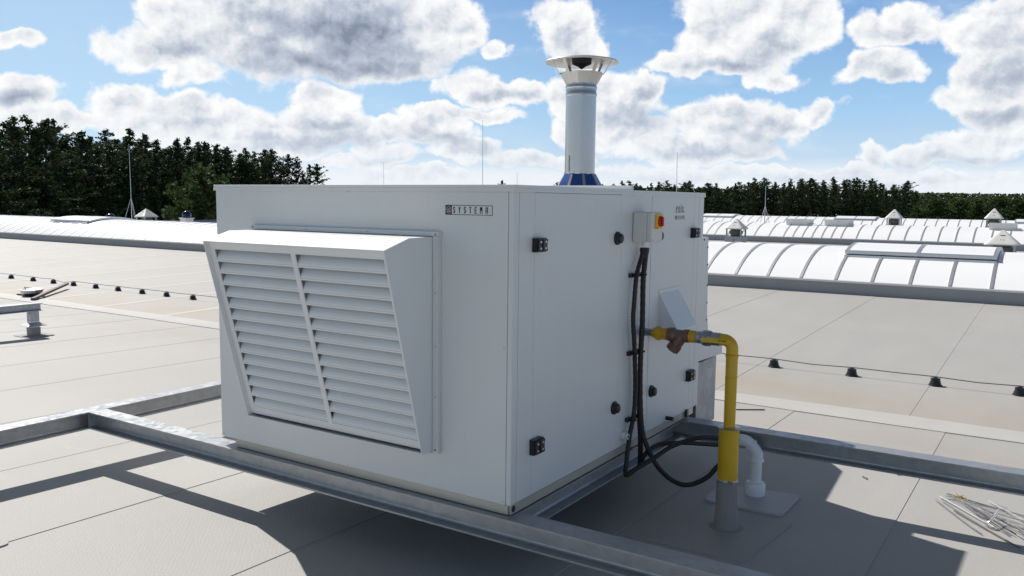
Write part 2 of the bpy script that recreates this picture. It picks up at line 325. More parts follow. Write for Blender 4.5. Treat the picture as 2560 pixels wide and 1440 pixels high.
# ------------------------------------------------------------------ mesh helpers
class MB:
    def __init__(s): s.v = []; s.f = []; s.mi = []; s.sm = []; s.k = 0; s.smooth = False
    def add(s, vs, fs):
        o = len(s.v); s.v += [tuple(v) for v in vs]
        for f in fs: s.f.append(tuple(i + o for i in f)); s.mi.append(s.k); s.sm.append(s.smooth)
    def box(s, a, b, bev=0.0):
        x0, y0, z0 = [min(a[i], b[i]) for i in range(3)]; x1, y1, z1 = [max(a[i], b[i]) for i in range(3)]
        if bev <= 0:
            s.add([(x0, y0, z0), (x1, y0, z0), (x1, y1, z0), (x0, y1, z0), (x0, y0, z1), (x1, y0, z1), (x1, y1, z1), (x0, y1, z1)],
                  [(0, 3, 2, 1), (4, 5, 6, 7), (0, 1, 5, 4), (1, 2, 6, 5), (2, 3, 7, 6), (3, 0, 4, 7)])
            return s
        bm = bmesh.new()
        bmesh.ops.create_cube(bm, size=1.0)
        for v in bm.verts: v.co = Vector(((x0 + x1) / 2 + v.co.x * (x1 - x0), (y0 + y1) / 2 + v.co.y * (y1 - y0), (z0 + z1) / 2 + v.co.z * (z1 - z0)))
        bmesh.ops.bevel(bm, geom=bm.edges[:], offset=bev, segments=2, affect='EDGES', profile=.5)
        bm.verts.index_update()
        s.add([v.co[:] for v in bm.verts], [[v.index for v in f.verts] for f in bm.faces]); bm.free()
        return s
    def prism(s, poly, axis, a, b):
        """poly: 2D points in the other two axes; extruded along axis from a to b"""
        n = len(poly)
        def P(p, t):
            if axis == 0: return (t, p[0], p[1])
            if axis == 1: return (p[0], t, p[1])
            return (p[0], p[1], t)
        vs = [P(p, a) for p in poly] + [P(p, b) for p in poly]
        s.add(vs, [tuple(range(n))[::-1], tuple(range(n, 2 * n))] + [(i, (i + 1) % n, n + (i + 1) % n, n + i) for i in range(n)])
        return s
    def lathe(s, prof, c=(0, 0, 0), axis='Z', seg=24, smooth=True, sq=None):
        """prof: (radius, height) list"""
        sm0 = s.smooth; s.smooth = smooth
        vs = []; n = len(prof)
        for (r, h) in prof:
            for k in range(seg):
                a = 2 * math.pi * k / seg; ca, sa = math.cos(a), math.sin(a)
                if sq:
                    q = (abs(ca) ** sq + abs(sa) ** sq) ** (-1 / sq); ca *= q; sa *= q
                p = (r * ca, r * sa, h)
                if axis == 'X': p = (h, r * ca, r * sa)
                elif axis == 'Y': p = (r * sa, h, r * ca)
                vs.append((p[0] + c[0], p[1] + c[1], p[2] + c[2]))
        fs = []
        for i in range(n - 1):
            for k in range(seg):
                k2 = (k + 1) % seg
                fs.append((i * seg + k, i * seg + k2, (i + 1) * seg + k2, (i + 1) * seg + k))
        fs.append(tuple(range(seg))[::-1]); fs.append(tuple(range((n - 1) * seg, n * seg)))
        s.add(vs, fs); s.smooth = sm0
        return s
    def tube(s, pts, r, seg=10, smooth=True, spline=True, sub=6, ridge=0.0):
        P = [Vector(p) for p in pts]
        if spline and len(P) > 2:
            out = []
            for i in range(len(P) - 1):
                p0 = P[max(i - 1, 0)]; p1 = P[i]; p2 = P[i + 1]; p3 = P[min(i + 2, len(P) - 1)]
                for k in range(sub):
                    t = k / sub
                    out.append(.5 * ((2 * p1) + (p2 - p0) * t + (2 * p0 - 5 * p1 + 4 * p2 - p3) * t * t + (3 * p1 - p0 - 3 * p2 + p3) * t ** 3))
            out.append(P[-1]); P = out
        n = len(P); vs = []
        up = Vector((0, 0, 1)); t0 = (P[1] - P[0]).normalized()
        if abs(t0.dot(up)) > .9: up = Vector((1, 0, 0))
        u = t0.cross(up).normalized()
        for i in range(n):
            t = (P[min(i + 1, n - 1)] - P[max(i - 1, 0)]).normalized()
            u = (u - t * u.dot(t)).normalized(); w = t.cross(u)
            rr = r(i / (n - 1)) if callable(r) else r
            if ridge and i % 2: rr *= 1 - ridge
            for k in range(seg):
                a = 2 * math.pi * k / seg
                vs.append(P[i] + u * math.cos(a) * rr + w * math.sin(a) * rr)
        fs = []
        for i in range(n - 1):
            for k in range(seg):
                k2 = (k + 1) % seg; fs.append((i * seg + k, i * seg + k2, (i + 1) * seg + k2, (i + 1) * seg + k))
        fs.append(tuple(range(seg))[::-1]); fs.append(tuple(range((n - 1) * seg, n * seg)))
        sm0 = s.smooth; s.smooth = smooth; s.add(vs, fs); s.smooth = sm0
        return s
    def build(s, name, mats, parent=None, origin=None):
        me = bpy.data.meshes.new(name)
        o = Vector(origin) if origin else Vector((0, 0, 0))
        me.from_pydata([tuple(Vector(v) - o) for v in s.v], [], s.f)
        if not isinstance(mats, (list, tuple)): mats = [mats]
        for q in mats: me.materials.append(q)
        me.polygons.foreach_set('material_index', s.mi); me.polygons.foreach_set('use_smooth', s.sm)
        bm = bmesh.new(); bm.from_mesh(me); bmesh.ops.recalc_face_normals(bm, faces=bm.faces[:]); bm.to_mesh(me); bm.free()
        if any(s.sm): me.set_sharp_from_angle(angle=R_(38))
        ob = bpy.data.objects.new(name, me); COL.objects.link(ob)
        if parent is not None:
            ob.parent = parent
            # parents are unrotated empties or meshes; keep world placement
            base = world_loc(parent); ob.location = o - base
        else: ob.location = o
        return ob
def world_loc(o):
    v = Vector((0, 0, 0))
    while o is not None: v += o.location; o = o.parent
    return v
def thing(name, loc, label, cat, group=None):
    o = bpy.data.objects.new(name, None); COL.objects.link(o); o.location = loc; o.empty_display_size = .1
    tag(o, label, cat, group); return o
def tag(o, label=None, cat=None, group=None, kind=None):
    if label: o['label'] = label
    if cat: o['category'] = cat
    if group: o['group'] = group
    if kind: o['kind'] = kind
    return o
def copy_tree(o, parent=None):
    c = o.copy(); COL.objects.link(c); c.parent = parent
    for ch in list(o.children): copy_tree(ch, c)
    return c

# ------------------------------------------------------------------ roof deck and terrain
def znear(y): return -.297 - .022 * y
ZV = znear(4.05)
def zroof(y):
    if y <= -5.2: return znear(-5.2) + .018 * (y + 5.2)
    if y <= 4.05: return znear(y)
    k = (y - 4.05) % 18.1
    return ZV + .018 * (k if k <= 9.05 else 18.1 - k)
XL, XR, YN, YF = -37.0, 26.0, -13.0, 64.0
mb = MB()
def sheets(x0, step, ya, yb, t=.003):
    xs = [XL]; x = x0 - math.ceil((x0 - XL) / step) * step
    while x < XR:
        if x > XL + .05: xs.append(x)
        x += step
    xs.append(XR)
    t0 = t
    for a, b in zip(xs[:-1], xs[1:]):
        t = t0 if b > -2.5 else t0 * .5
        za, zb = zroof(ya), zroof(yb)
        mb.add([(a, ya, za), (b, ya, za + t), (b, yb, zb + t), (a, yb, zb)], [(0, 1, 2, 3)])
        if b < XR: mb.add([(b, ya, za + t), (b, ya, za), (b, yb, zb), (b, yb, zb + t)], [(0, 1, 2, 3)])
sheets(.07, 1.03, YN, -5.2); sheets(.07, 1.03, -5.2, 4.05)
yy = 4.05; 
while yy < YF:
    y2 = min(yy + 9.05, YF); sheets(.82, 1.5, yy, y2, .0022); yy = y2
mb.add([(XL, YN, -8), (XR, YN, -8), (XR, YN, zroof(YN)), (XL, YN, zroof(YN))], [(0, 1, 2, 3)])
mb.add([(XR, YN, -8), (XR, YF, -8), (XR, YF, -.3), (XR, YN, -.3)], [(0, 1, 2, 3)])
mb.add([(XL, YN, -8), (XL, YF, -8), (XL, YF, -.3), (XL, YN, -.3)], [(0, 1, 2, 3)])
mb.add([(XL, YF, -8), (XR, YF, -8), (XR, YF, -.3), (XL, YF, -.3)], [(0, 1, 2, 3)])
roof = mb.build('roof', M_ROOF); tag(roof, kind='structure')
# bright gutter strip welded along the valley
mb = MB(); n = 60
ed = [(3.86 + .015 * math.sin(i * 1.7), 4.19 + .02 * math.sin(i * 2.3 + 1)) for i in range(n + 1)]
for i in range(n):
    xa = XL + (XR - XL) * i / n; xb = XL + (XR - XL) * (i + 1) / n
    (a0, a1), (b0, b1) = ed[i], ed[i + 1]
    for (p, q, r, s_) in (((xa, a0), (xb, b0), (xb, 4.05), (xa, 4.05)), ((xa, 4.05), (xb, 4.05), (xb, b1), (xa, a1))):
        mb.add([(v[0], v[1], zroof(v[1]) + .0072) for v in (p, q, r, s_)], [(0, 1, 2, 3)])
    mb.add([(xa, a0, zroof(a0) + .0072), (xb, b0, zroof(b0) + .0072), (xb, b0, zroof(b0)), (xa, a0, zroof(a0))], [(0, 1, 2, 3)])
gs = mb.build('roof_gutter_strip', M_STRIP); tag(gs, kind='structure')
mb = MB(); mb.add([(-4000, -4000, -8.2), (4000, -4000, -8.2), (4000, 4000, -8.2), (-4000, 4000, -8.2)], [(0, 1, 2, 3)])
g = mb.build('ground', M_GROUND); tag(g, kind='structure')

def patch(poly, name, label, h=.012, r=.05, mt=None):
    # rounded sheet lying on the near roof plane
    pts = []; n = len(poly)
    for i in range(n):
        p0, p1, p2 = Vector(poly[i - 1]), Vector(poly[i]), Vector(poly[(i + 1) % n])
        a = p1 + (p0 - p1).normalized() * r; b = p1 + (p2 - p1).normalized() * r
        for k in range(6):
            t = k / 5; pts.append((1 - t) ** 2 * a + 2 * t * (1 - t) * p1 + t * t * b)
    m_ = len(pts); mb = MB()
    mb.add([(p.x, p.y, zroof(p.y) + h) for p in pts] + [(p.x, p.y, zroof(p.y) + .0005) for p in pts],
           [tuple(range(m_))] + [(i, (i + 1) % m_, m_ + (i + 1) % m_, m_ + i) for i in range(m_)])
    o = mb.build(name, mt or M_PATCH); tag(o, label, 'roof patch', 'membrane patches welded on the roof'); return o
patch([(.235, 1.45), (.63, 1.455), (.63, 1.83), (.22, 1.75)], 'membrane_patch', 'pale rounded membrane patch under the white plastic drain pipe', .013)
patch([(.20, .80), (.655, .81), (.70, 1.40), (.24, 1.41)], 'membrane_patch', 'square membrane patch under the grey collar of the yellow pipe', .007, .02, M_PLAIN)
patch([(-2.6, -1.5), (-1.99, -1.5), (-1.955, -.86), (-2.6, -.84)], 'membrane_patch', 'grey membrane patch with rounded corner at lower left edge', .007, .04, M_PLAIN)

# ------------------------------------------------------------------ steel frame
def ibeam(mb, axis, a, b, c0, top, h=.096, w=.1, tf=.008, tw=.007, fr=.012):
    """c0: start of flange width on the cross axis; top: top height"""
    c = c0 + w / 2; z1 = top; z0 = top - h
    pr = [(c0, z0), (c0 + w, z0), (c0 + w, z0 + tf)]
    def fil(cx, cz, a0):
        return [(cx + fr * math.cos(a0 + i * math.pi / 8), cz + fr * math.sin(a0 + i * math.pi / 8)) for i in range(5)]
    wr = c + tw / 2; wl = c - tw / 2
    f1 = [(wr + fr + fr * math.cos(t), z0 + tf + fr + fr * math.sin(t)) for t in [-math.pi / 2 - i * math.pi / 8 for i in range(5)]]
    f2 = [(wr + fr + fr * math.cos(t), z1 - tf - fr + fr * math.sin(t)) for t in [math.pi - i * math.pi / 8 for i in range(5)]]
    pr += f1 + f2 + [(c0 + w, z1 - tf), (c0 + w, z1), (c0, z1), (c0, z1 - tf)]
    f3 = [(wl - fr + fr * math.cos(t), z1 - tf - fr + fr * math.sin(t)) for t in [math.pi / 2 - i * math.pi / 8 for i in range(5)]]
    f4 = [(wl - fr + fr * math.cos(t), z0 + tf + fr + fr * math.sin(t)) for t in [0 - i * math.pi / 8 for i in range(5)]]
    pr += f3 + f4 + [(c0, z0 + tf)]
    mb.prism(pr, axis, a, b)
fr = thing('unit_support', (-2.82, .015, -.1), 'galvanised H-beam frame carrying the white rooftop unit', 'steel frame')
b1 = MB(); ibeam(b1, 0, -2.765, 4.6, -.035, 0.0); b1 = b1.build('beam', M_GALV, fr)
b2 = MB(); ibeam(b2, 1, -6.5, 6.2, -2.87, 0.0); b2.build('beam', M_GALV, fr)
b3 = MB(); ibeam(b3, 0, -2.765, 4.6, 1.72, 0.0); b3.build('beam', M_GALV, fr)
b4 = MB(); ibeam(b4, 1, .069, 1.716, -.098, -.0015); b4.build('beam', M_GALV, fr)
b5 = MB(); ibeam(b5, 1, .069, 1.716, -1.62, -.0015); b5.build('beam', M_GALV, fr)
ep = MB(); ep.box((-2.768, -.040, -.088), (-2.760, .068, -.010)); ep.build('end_plate', M_GALV, fr)
for (yy, zz) in ((-.022, -.03), (-.022, -.068), (.05, -.03), (.05, -.068)):
    q = MB(); q.lathe([(.009, -2.760), (.009, -2.752)], (0, yy, zz), 'X', 6, False); q.lathe([(.005, -2.752), (.005, -2.744)], (0, yy, zz), 'X', 8); q.build('bolt', M_GALV, fr)
for (x, y) in ((-2.82, -5.9), (-2.82, 5.6), (4.4, .015), (4.4, 1.77)):
    q = MB(); q.box((x - .045, y - .045, zroof(y) + .01), (x + .045, y + .045, -.098)); q.box((x - .1, y - .1, zroof(y) + .002), (x + .1, y + .1, zroof(y) + .014)); q.build('leg', M_GALV, fr)

# ------------------------------------------------------------------ rooftop unit
LX, WY, H0, HT = -1.676, 1.955, .040, 1.236
U = thing('rooftop_unit', (-.84, .98, 0.004), 'large white sheet-metal rooftop heating unit with louvred hood and flue', 'rooftop unit')
q = MB(); q.box((LX + .012, .012, H0 + .004), (-.012, WY - .012, HT - .006)); q.build('inner_casing', M_CORE, U)
q = MB(); q.box((LX, 0, H0), (-.0235, .011, HT - .004), .002); fp = q.build('front_panel', M_WHITE, U)
for x, z in ((-.829, 1.222), (-.839, .050), (-.034, .643), (-.034, .052), (-1.66, .052), (-1.66, 1.222)):
    q = MB(); q.lathe([(.0045, -.002), (.0035, 0), ], (x, 0, z), 'Y', 10); q.build('screw', M_ALU, fp)
q = MB(); q.box((-.022, 0, H0), (0, .0405, HT - .004), .004); q.build('corner_post', M_WHITE, U)
def side_panel(name, y0, y1, z0=H0 + .002, z1=HT - .006, x=0.0):
    q = MB(); q.box((-.011, y0, z0), (x, y1, z1), .0015); return q.build(name, M_WHITE, U)
side_panel('side_strip', .0420, .1500); d1 = side_panel('access_door', .1515, .9040, H0 + .002, HT - .012)
side_panel('side_strip', .9055, 1.2400); d2 = side_panel('access_door', 1.2445, 1.8140, H0 + .002, HT - .012)
side_panel('side_strip', 1.8155, 1.8790); side_panel('side_strip', 1.8815, WY)
q = MB(); q.box((LX, .0125, H0), (LX + .011, WY, HT - .004), .0015); q.build('far_side_panel', M_WHITE, U)
q = MB(); q.box((LX + .012, WY - .011, H0), (-.012, WY, HT - .004), .0015); q.build('back_panel', M_WHITE, U)
q = MB(); q.box((LX - .007, -.008, 1.2375), (.006, 1.014, 1.2505), .0015); q.box((LX - .007, -.0085, 1.2245), (.0065, -.0065, 1.2375)); q.box((.0045, -.0065, 1.2245), (.0065, 1.014, 1.2375))
q.build('lid', M_WHITE, U)
q = MB(); q.box((LX - .007, 1.0165, 1.2345), (.005, WY + .008, 1.2465), .0015); q.box((.0035, 1.0165, 1.2225), (.0055, WY + .008, 1.2345)); q.build('lid', M_WHITE, U)
q = MB(); q.box((-.9, 1.0, 1.2507), (.003, 1.02, 1.268), .001); q.build('lid_upstand', M_WHITE, U)
# skid rails
sk = MB(); sk.box((-1.58, .004, .003), (-.014, .010, .0385)); sk.box((-1.58, .0105, .003), (-1.57, 1.93, .0385)); sk.box((-.014, .012, .003), (-.004, 1.9, .0385)); sk.box((-1.57, 1.9, .003), (-.015, 1.93, .0385)); sk.box((-1.56, .012, .003), (-.016, .05, .008))
sk.build('skid', M_SKID, U)
q = MB(); q.lathe([(.013, -.0042), (.013, -.0028)], (0, .028, .022), 'X', 20); q.build('skid_hole', M_CORE, U)

# intake hood: side profile in (y, z)
HX0, HX1 = -1.382, -.360
prof = [(0, 1.050), (-.162, 1.048), (-.300, 1.008), (-.084, .200), (0, .192)]
hood = MB(); T = .003
# outer skin: top, bevel, bottom, and two cheeks that stop at the front edge
def sheet(p, q_, x0, x1, th=T):
    d = Vector((q_[0] - p[0], q_[1] - p[1])); nrm = Vector((d.y, -d.x)).normalized() * th
    vs = [(x0, p[0], p[1]), (x1, p[0], p[1]), (x1, q_[0], q_[1]), (x0, q_[0], q_[1])]
    vs2 = [(v[0], v[1] + nrm.x, v[2] + nrm.y) for v in vs]
    return vs, vs2
def slab(mb, vs, vs2):
    mb.add(vs + vs2, [(0, 1, 2, 3), (7, 6, 5, 4), (0, 4, 5, 1), (1, 5, 6, 2), (2, 6, 7, 3), (3, 7, 4, 0)])
hood.prism([(0, 1.050), (-.162, 1.048), (-.300, 1.008), (-.2985, 1.0035), (-.1615, 1.0445), (0, 1.0465)], 0, HX0, HX1)
hood.prism([(-.084, .200), (0, .192), (0, .195), (-.085, .2035)], 0, HX0, HX1)
for xa in (HX0, HX1 - T):
    hood.prism([(0, 1.0463), (-.1613, 1.0443), (-.2988, 1.0032), (-.0852, .2037), (0, .1952)], 0, xa, xa + T)
hood_o = hood.build('intake_hood', M_HOOD, U)
# mounting flange
fl = MB(); fx0, fx1, fz0, fz1 = -1.408, -.331, .190, 1.070
fl.box((fx0, -.022, 1.052), (fx1, -.0005, fz1), .001); fl.box((fx0, -.022, fz0), (fx0 + .024, -.0005, 1.0515), .001)
fl.box((fx1 - .027, -.022, fz0), (fx1, -.0005, 1.0515), .001); fl.box((fx0 + .0245, -.022, fz0 - .002), (fx1 - .0275, -.0005, .1905), .001)
fl_o = fl.build('mounting_flange', M_WHITE, hood_o)
for x, z in ((-1.395, 1.061), (-.345, 1.058), (-.344, .205), (-1.395, .205), (-1.05, 1.061), (-.70, 1.061), (-.344, .62), (-.344, .83), (-.344, .42)):
    q = MB(); q.lathe([(.0055, -.0225), (.0035, -.0265)] if abs(x + .37) > .1 and x < -1.3 or z in (1.058, .205) else [(.0028, -.0225), (.002, -.0245)], (x, 0, z), 'Y', 8); q.build('bolt', M_NICKEL, hood_o)
# louvre panel in the tilted plane; frame origin at the lip, v runs down the slope, w points inward
A = Vector((0, -.2988, 1.0030)); Bv = Vector((0, -.0852, .2037)); dv = (Bv - A); PL = dv.length; dv.normalize()
nin = Vector((0, dv.z * -1, dv.y)); nin = Vector((0, -dv.z, dv.y)) if (-dv.z) > 0 else nin   # inward (+y)
def PP(x, v, w): return tuple(Vector((x, 0, 0)) + A + dv * v + nin * w)
def pbox(mb, x0, x1, v0, v1, w0, w1):
    c = [PP(x, v, w) for w in (w0, w1) for (x, v) in ((x0, v0), (x1, v0), (x1, v1), (x0, v1))]
    mb.add(c, [(0, 3, 2, 1), (4, 5, 6, 7), (0, 1, 5, 4), (1, 2, 6, 5), (2, 3, 7, 6), (3, 0, 4, 7)])
XI0, XI1 = HX0 + T + .0005, HX1 - T - .0005
REC = .022
frm = MB(); V0, V1 = .002, PL - .004
pbox(frm, XI0, XI1, V0, .038, REC, REC + .004); pbox(frm, XI0, XI1, V1 - .035, V1, REC, REC + .004)
pbox(frm, XI0, XI0 + .030, .038, V1 - .035, REC, REC + .004); pbox(frm, XI1 - .026, XI1, .038, V1 - .035, REC, REC + .004)
XM = -.868
pbox(frm, XM - .013, XM + .013, .038, V1 - .035, REC, REC + .004)
frm_o = frm.build('louvre_frame', M_HOOD, hood_o)
NB = 14
for (xa, xb) in ((XI0 + .030, XM - .013), (XM + .013, XI1 - .026)):
    lv = MB(); v0 = .040; v1 = V1 - .037; pch = (v1 - v0) / NB
    for i in range(NB):
        t0 = v0 + i * pch
        # curved blade: from deep at its top to the front at its foot, then a small lip
        pr = [(t0 + pch * (-.16 + 1.03 * k / 6), REC + .056 * (1 - k / 6) ** 1.7 + .002) for k in range(7)]
        pr += [(t0 + pch * .88, REC + .0005), (t0 + pch * 1.0, REC + .0005)]
        n_ = len(pr)
        vs = [PP(xa, v, w) for v, w in pr] + [PP(xb, v, w) for v, w in pr] + [PP(xa, v + .001, w + .0025) for v, w in pr] + [PP(xb, v + .001, w + .0025) for v, w in pr]
        fs = []
        for k in range(n_ - 1):
            fs.append((k, k + 1, n_ + k + 1, n_ + k)); fs.append((2 * n_ + k, 3 * n_ + k, 3 * n_ + k + 1, 2 * n_ + k + 1))
        fs += [(n_ - 1, 2 * n_ - 1, 4 * n_ - 1, 3 * n_ - 1), (0, n_, 3 * n_, 2 * n_)]
        lv.add(vs, fs)
    lv.build('louvre_blades', M_HOOD, hood_o)
q = MB(); pbox(q, XI0 + .002, XI1 - .002, .03, V1 - .03, .086, .088); q.build('hood_mesh_backing', M_VGREY, hood_o)

# hinges: black clamp hinges with a notched end
def hinge(y0, y1, z0, z1, flip=False):
    cy = (y0 + y1) / 2; cz = (z0 + z1) / 2; w = (y1 - y0) / 2; h = (z1 - z0) / 2
    P = [(-w, -h), (w * .9, -h), (w, -h * .8), (w * .86, -h * .4), (w * .86, h * .4), (w, h * .8), (w * .9, h), (-w, h)]
    if flip: P = [(-a, b) for a, b in P][::-1]
    q = MB(); q.prism([(cy + a, cz + b) for a, b in P], 0, .0003, .022)
    q.prism([(cy + a * .9, cz + b * .86) for a, b in P], 0, .022, .030)
    q.box((.030, cy - w * .2, cz - h * .8), (.034, cy - w * .05, cz + h * .8))
    o = q.build('hinge', M_BLACK, U, (0.0, cy, cz))
    for a, b in ((-.55, .45), (-.55, -.45), (.45, .45), (.45, -.45)):
        s_ = MB(); s_.lathe([(.0052, .030), (.004, .0325)], (0, cy + a * w, cz + b * h), 'X', 8); s_.build('screw', M_ALU, o)
    return o
hinge(.132, .204, .998, 1.052); hinge(.132, .206, .207, .268)
hinge(1.760, 1.838, 1.002, 1.056, True); hinge(1.758, 1.836, .211, .270, True)
def knob(y, z):
    q = MB(); q.lathe([(.030, .0003), (.031, .006), (.029, .010), (.024, .012), (.022, .024), (.017, .028), (.006, .030)], (0, y, z), 'X', 24)
    q.build('door_latch', M_BLACK, U, (0, y, z))
knob(.860, 1.028); knob(.869, .245); knob(1.318, 1.026); knob(1.290, .245)
# drain stubs
q = MB(); q.lathe([(.020, .0003), (.020, .014), (.014, .018), (.014, .034)], (0, .962, .092), 'X', 16); q.build('cable_gland', M_BOXPL, U)
q = MB(); q.lathe([(.007, .034), (.007, .036)], (0, .962, .092), 'X', 10); q.build('gland_hole', M_CORE, U)
q = MB(); q.lathe([(.011, .0003), (.011, .040)], (0, 1.500, .062), 'X', 12); q.build('drain_stub', M_BLACK, U)
q = MB(); q.box((.0003, 1.765, .008), (.012, 1.795, .050), .003); q.build('drain_cover', M_BLACK, U)
# triangular cowl
cw = MB()
cy0, cy1 = 1.37, 1.66
P0 = [(.0003, cy0 + .012, .742), (.0003, cy1, .742)]
vs = [(.0004, 1.36, .735), (.0004, 1.62, .735), (.105, 1.36, .555), (.105, 1.62, .555), (.0004, 1.36, .50), (.0004, 1.62, .50), (.105, 1.36, .50), (.105, 1.62, .50)]
cw.add(vs, [(0, 1, 3, 2), (2, 3, 7, 6), (0, 2, 6, 4), (1, 5, 7, 3), (4, 6, 7, 5), (0, 4, 5, 1)])
cw.box((.0003, 1.352, .735), (.0035, 1.628, .752)); cwo = cw.build('vent_cowl', M_WHITE, U)
# switch box
sbx = MB(); sbx.box((.002, 1.020, 1.006), (.072, 1.150, 1.146), .006); sbx.box((.0725, 1.021, 1.007), (.098, 1.149, 1.145), .005)
sb = sbx.build('switch_box', M_BOXPL, U)
for y, z in ((1.032, 1.134), (1.138, 1.134), (1.032, 1.018), (1.138, 1.018)): q = MB(); q.lathe([(.0035, .0982), (.003, .0992)], (0, y, z), 'X', 8); q.build('screw', M_NICKEL, sb)
q = MB(); q.box((.0983, 1.056, 1.068), (.1090, 1.124, 1.137), .002); q.build('switch_plate', M_SWY, sb)
q = MB(); q.lathe([(.026, .1092), (.026, .115), (.023, .118)], (0, 1.091, 1.103), 'X', 24); q.box((.118, 1.083, 1.081), (.127, 1.099, 1.125), .003); q.build('rotary_switch', M_SWR, sb)
q = MB(); q.box((.1091, 1.056, 1.071), (.1096, 1.066, 1.077)); q.build('switch_marking', M_INK, sb)
q = MB(); q.lathe([(.016, .984), (.016, 1.0055)], (.036, 1.086, 0), 'Z', 16); q.build('cable_gland', M_PVC, sb)
q = MB(); q.lathe([(.022, .978), (.023, .965), (.016, .93)], (.036, 1.086, 0), 'Z', 16); q.build('boot', M_RUBBER, sb)

# stickers: lettering built from flat strokes, 2D -> 3D through a frame
def strokes(mb, polys, org, ux, uz, nrm, lw, th=.0006):
    org, ux, uz, nrm = Vector(org), Vector(ux), Vector(uz), Vector(nrm)
    for pl in polys:
        for (a, b) in zip(pl[:-1], pl[1:]):
            a2, b2 = Vector(a), Vector(b); d = b2 - a2
            if d.length < 1e-6: continue
            d.normalize(); n2 = Vector((-d.y, d.x)) * lw / 2; e2 = d * lw * .35
            cs = [a2 - e2 + n2, a2 - e2 - n2, b2 + e2 - n2, b2 + e2 + n2]
            lo = [org + ux * c.x + uz * c.y for c in cs]; hi = [v + nrm * th for v in lo]
            mb.add([tuple(v) for v in lo + hi], [(4, 5, 6, 7), (0, 4, 7, 3), (1, 2, 6, 5), (0, 1, 5, 4), (2, 3, 7, 6)])
def arc(cx, cy, rx, ry, a0, a1, n=8): return [(cx + rx * math.cos(R_(a0 + (a1 - a0) * i / n)), cy + ry * math.sin(R_(a0 + (a1 - a0) * i / n))) for i in range(n + 1)]
def letter(ch):
    S = arc(.28, .77, .26, .22, 25, 180, 8) + arc(.28, .72, .26, .20, 190, 250, 3) + [(.30, .50)] + arc(.28, .27, .26, .22, 65, -155, 10)
    return {'S': [S], 'Y': [[(0, 1), (.28, .55), (.56, 1)], [(.28, .55), (.28, 0)]], 'T': [[(0, 1), (.56, 1)], [(.28, 1), (.28, 0)]],
            'E': [[(.52, 1), (.08, 1), (.02, .92), (.02, .08), (.08, 0), (.52, 0)], [(.26, .5), (.52, .5)]],
            'M': [[(0, 0), (0, 1), (.10, 1), (.29, .5), (.48, 1), (.58, 1), (.58, 0)]],
            'A': [[(0, 0), (0, .75)] + arc(.28, .75, .28, .25, 180, 0, 8) + [(.56, 0)], [(.26, .42), (.56, .42)]]}[ch]
def sticker(host, org, ux, uz, nrm, W, H):
    q = MB(); o = Vector(org); ux, uz, nrm = Vector(ux), Vector(uz), Vector(nrm)
    lw = H * .055
    strokes(q, [[(0, 0), (W, 0), (W, H), (0, H), (0, 0)]], org, ux, uz, nrm, lw)
    sq = H * .98
    cs = [(0, 0), (sq * .86, 0), (sq * .86, H), (0, H)]
    lo = [o + ux * a + uz * b for a, b in cs]; hi = [v + nrm * .0005 for v in lo]
    q.add([tuple(v) for v in lo + hi], [(4, 5, 6, 7), (0, 4, 7, 3), (1, 2, 6, 5), (0, 1, 5, 4), (2, 3, 7, 6)])
    h = H * .62; x = H * 1.06; step = (W - x - H * .10) / 7.0
    for ch in 'SYSTEMA':
        strokes(q, [[(x + a * h * .62, H * .19 + b * h) for a, b in pl] for pl in letter(ch)], org, ux, uz, nrm, H * .085)
        x += step
    b = q.build('name_badge', M_INK, host)
    w = MB(); c = (sq * .43, H * .5)
    ring = [(c[0] + sq * .34 * math.cos(2 * math.pi * i / 20), c[1] + H * .37 * math.sin(2 * math.pi * i / 20)) for i in range(21)]
    ess = [(c[0] + .25 * sq, c[1] + .22 * H), (c[0] + .0 * sq, c[1] + .06 * H), (c[0] - .18 * sq, c[1] + .10 * H), (c[0] - .16 * sq, c[1] - .02 * H), (c[0] + .16 * sq, c[1] - .04 * H), (c[0] + .14 * sq, c[1] - .18 * H), (c[0] - .2 * sq, c[1] - .16 * H)]
    strokes(w, [ring, ess], tuple(o + nrm * .0006), ux, uz, nrm, H * .06, .0004)
    w.build('emblem', M_WHITE, b)
sticker(fp, (-.311, -.0004, 1.137), (1, 0, 0), (0, 0, 1), (0, -1, 0), .217, .035)
sticker(d2, (.0006, 1.540, 1.105), (0, 1, 0), (0, 0, 1), (1, 0, 0), .128, .018)
q = MB(); hh = .031
sl = lambda pl, x: [(x + (a * .95 + .16 * b) * hh, b * hh) for a, b in pl]
eo = [sl([(.04, .52), (.62, .60)] + arc(.36, .52, .30, .50, 15, 325, 14), 0),
      sl(arc(.36, .5, .28, .50, 0, 360, 16), .032), sl([(.12, 1.45), (.10, .12), (.20, .0)], .0635), sl(arc(.36, .5, .28, .50, 0, 360, 16), .080)]
strokes(q, eo, (.0006, 1.545, 1.140), (0, 1, 0), (0, 0, 1), (1, 0, 0), .0030)
strokes(q, [[(.110, 0), (.110, .007), (.115, .005), (.118, 0)]], (.0006, 1.545, 1.140), (0, 1, 0), (0, 0, 1), (1, 0, 0), .0018)
q.build('name_badge', M_INK, d2)

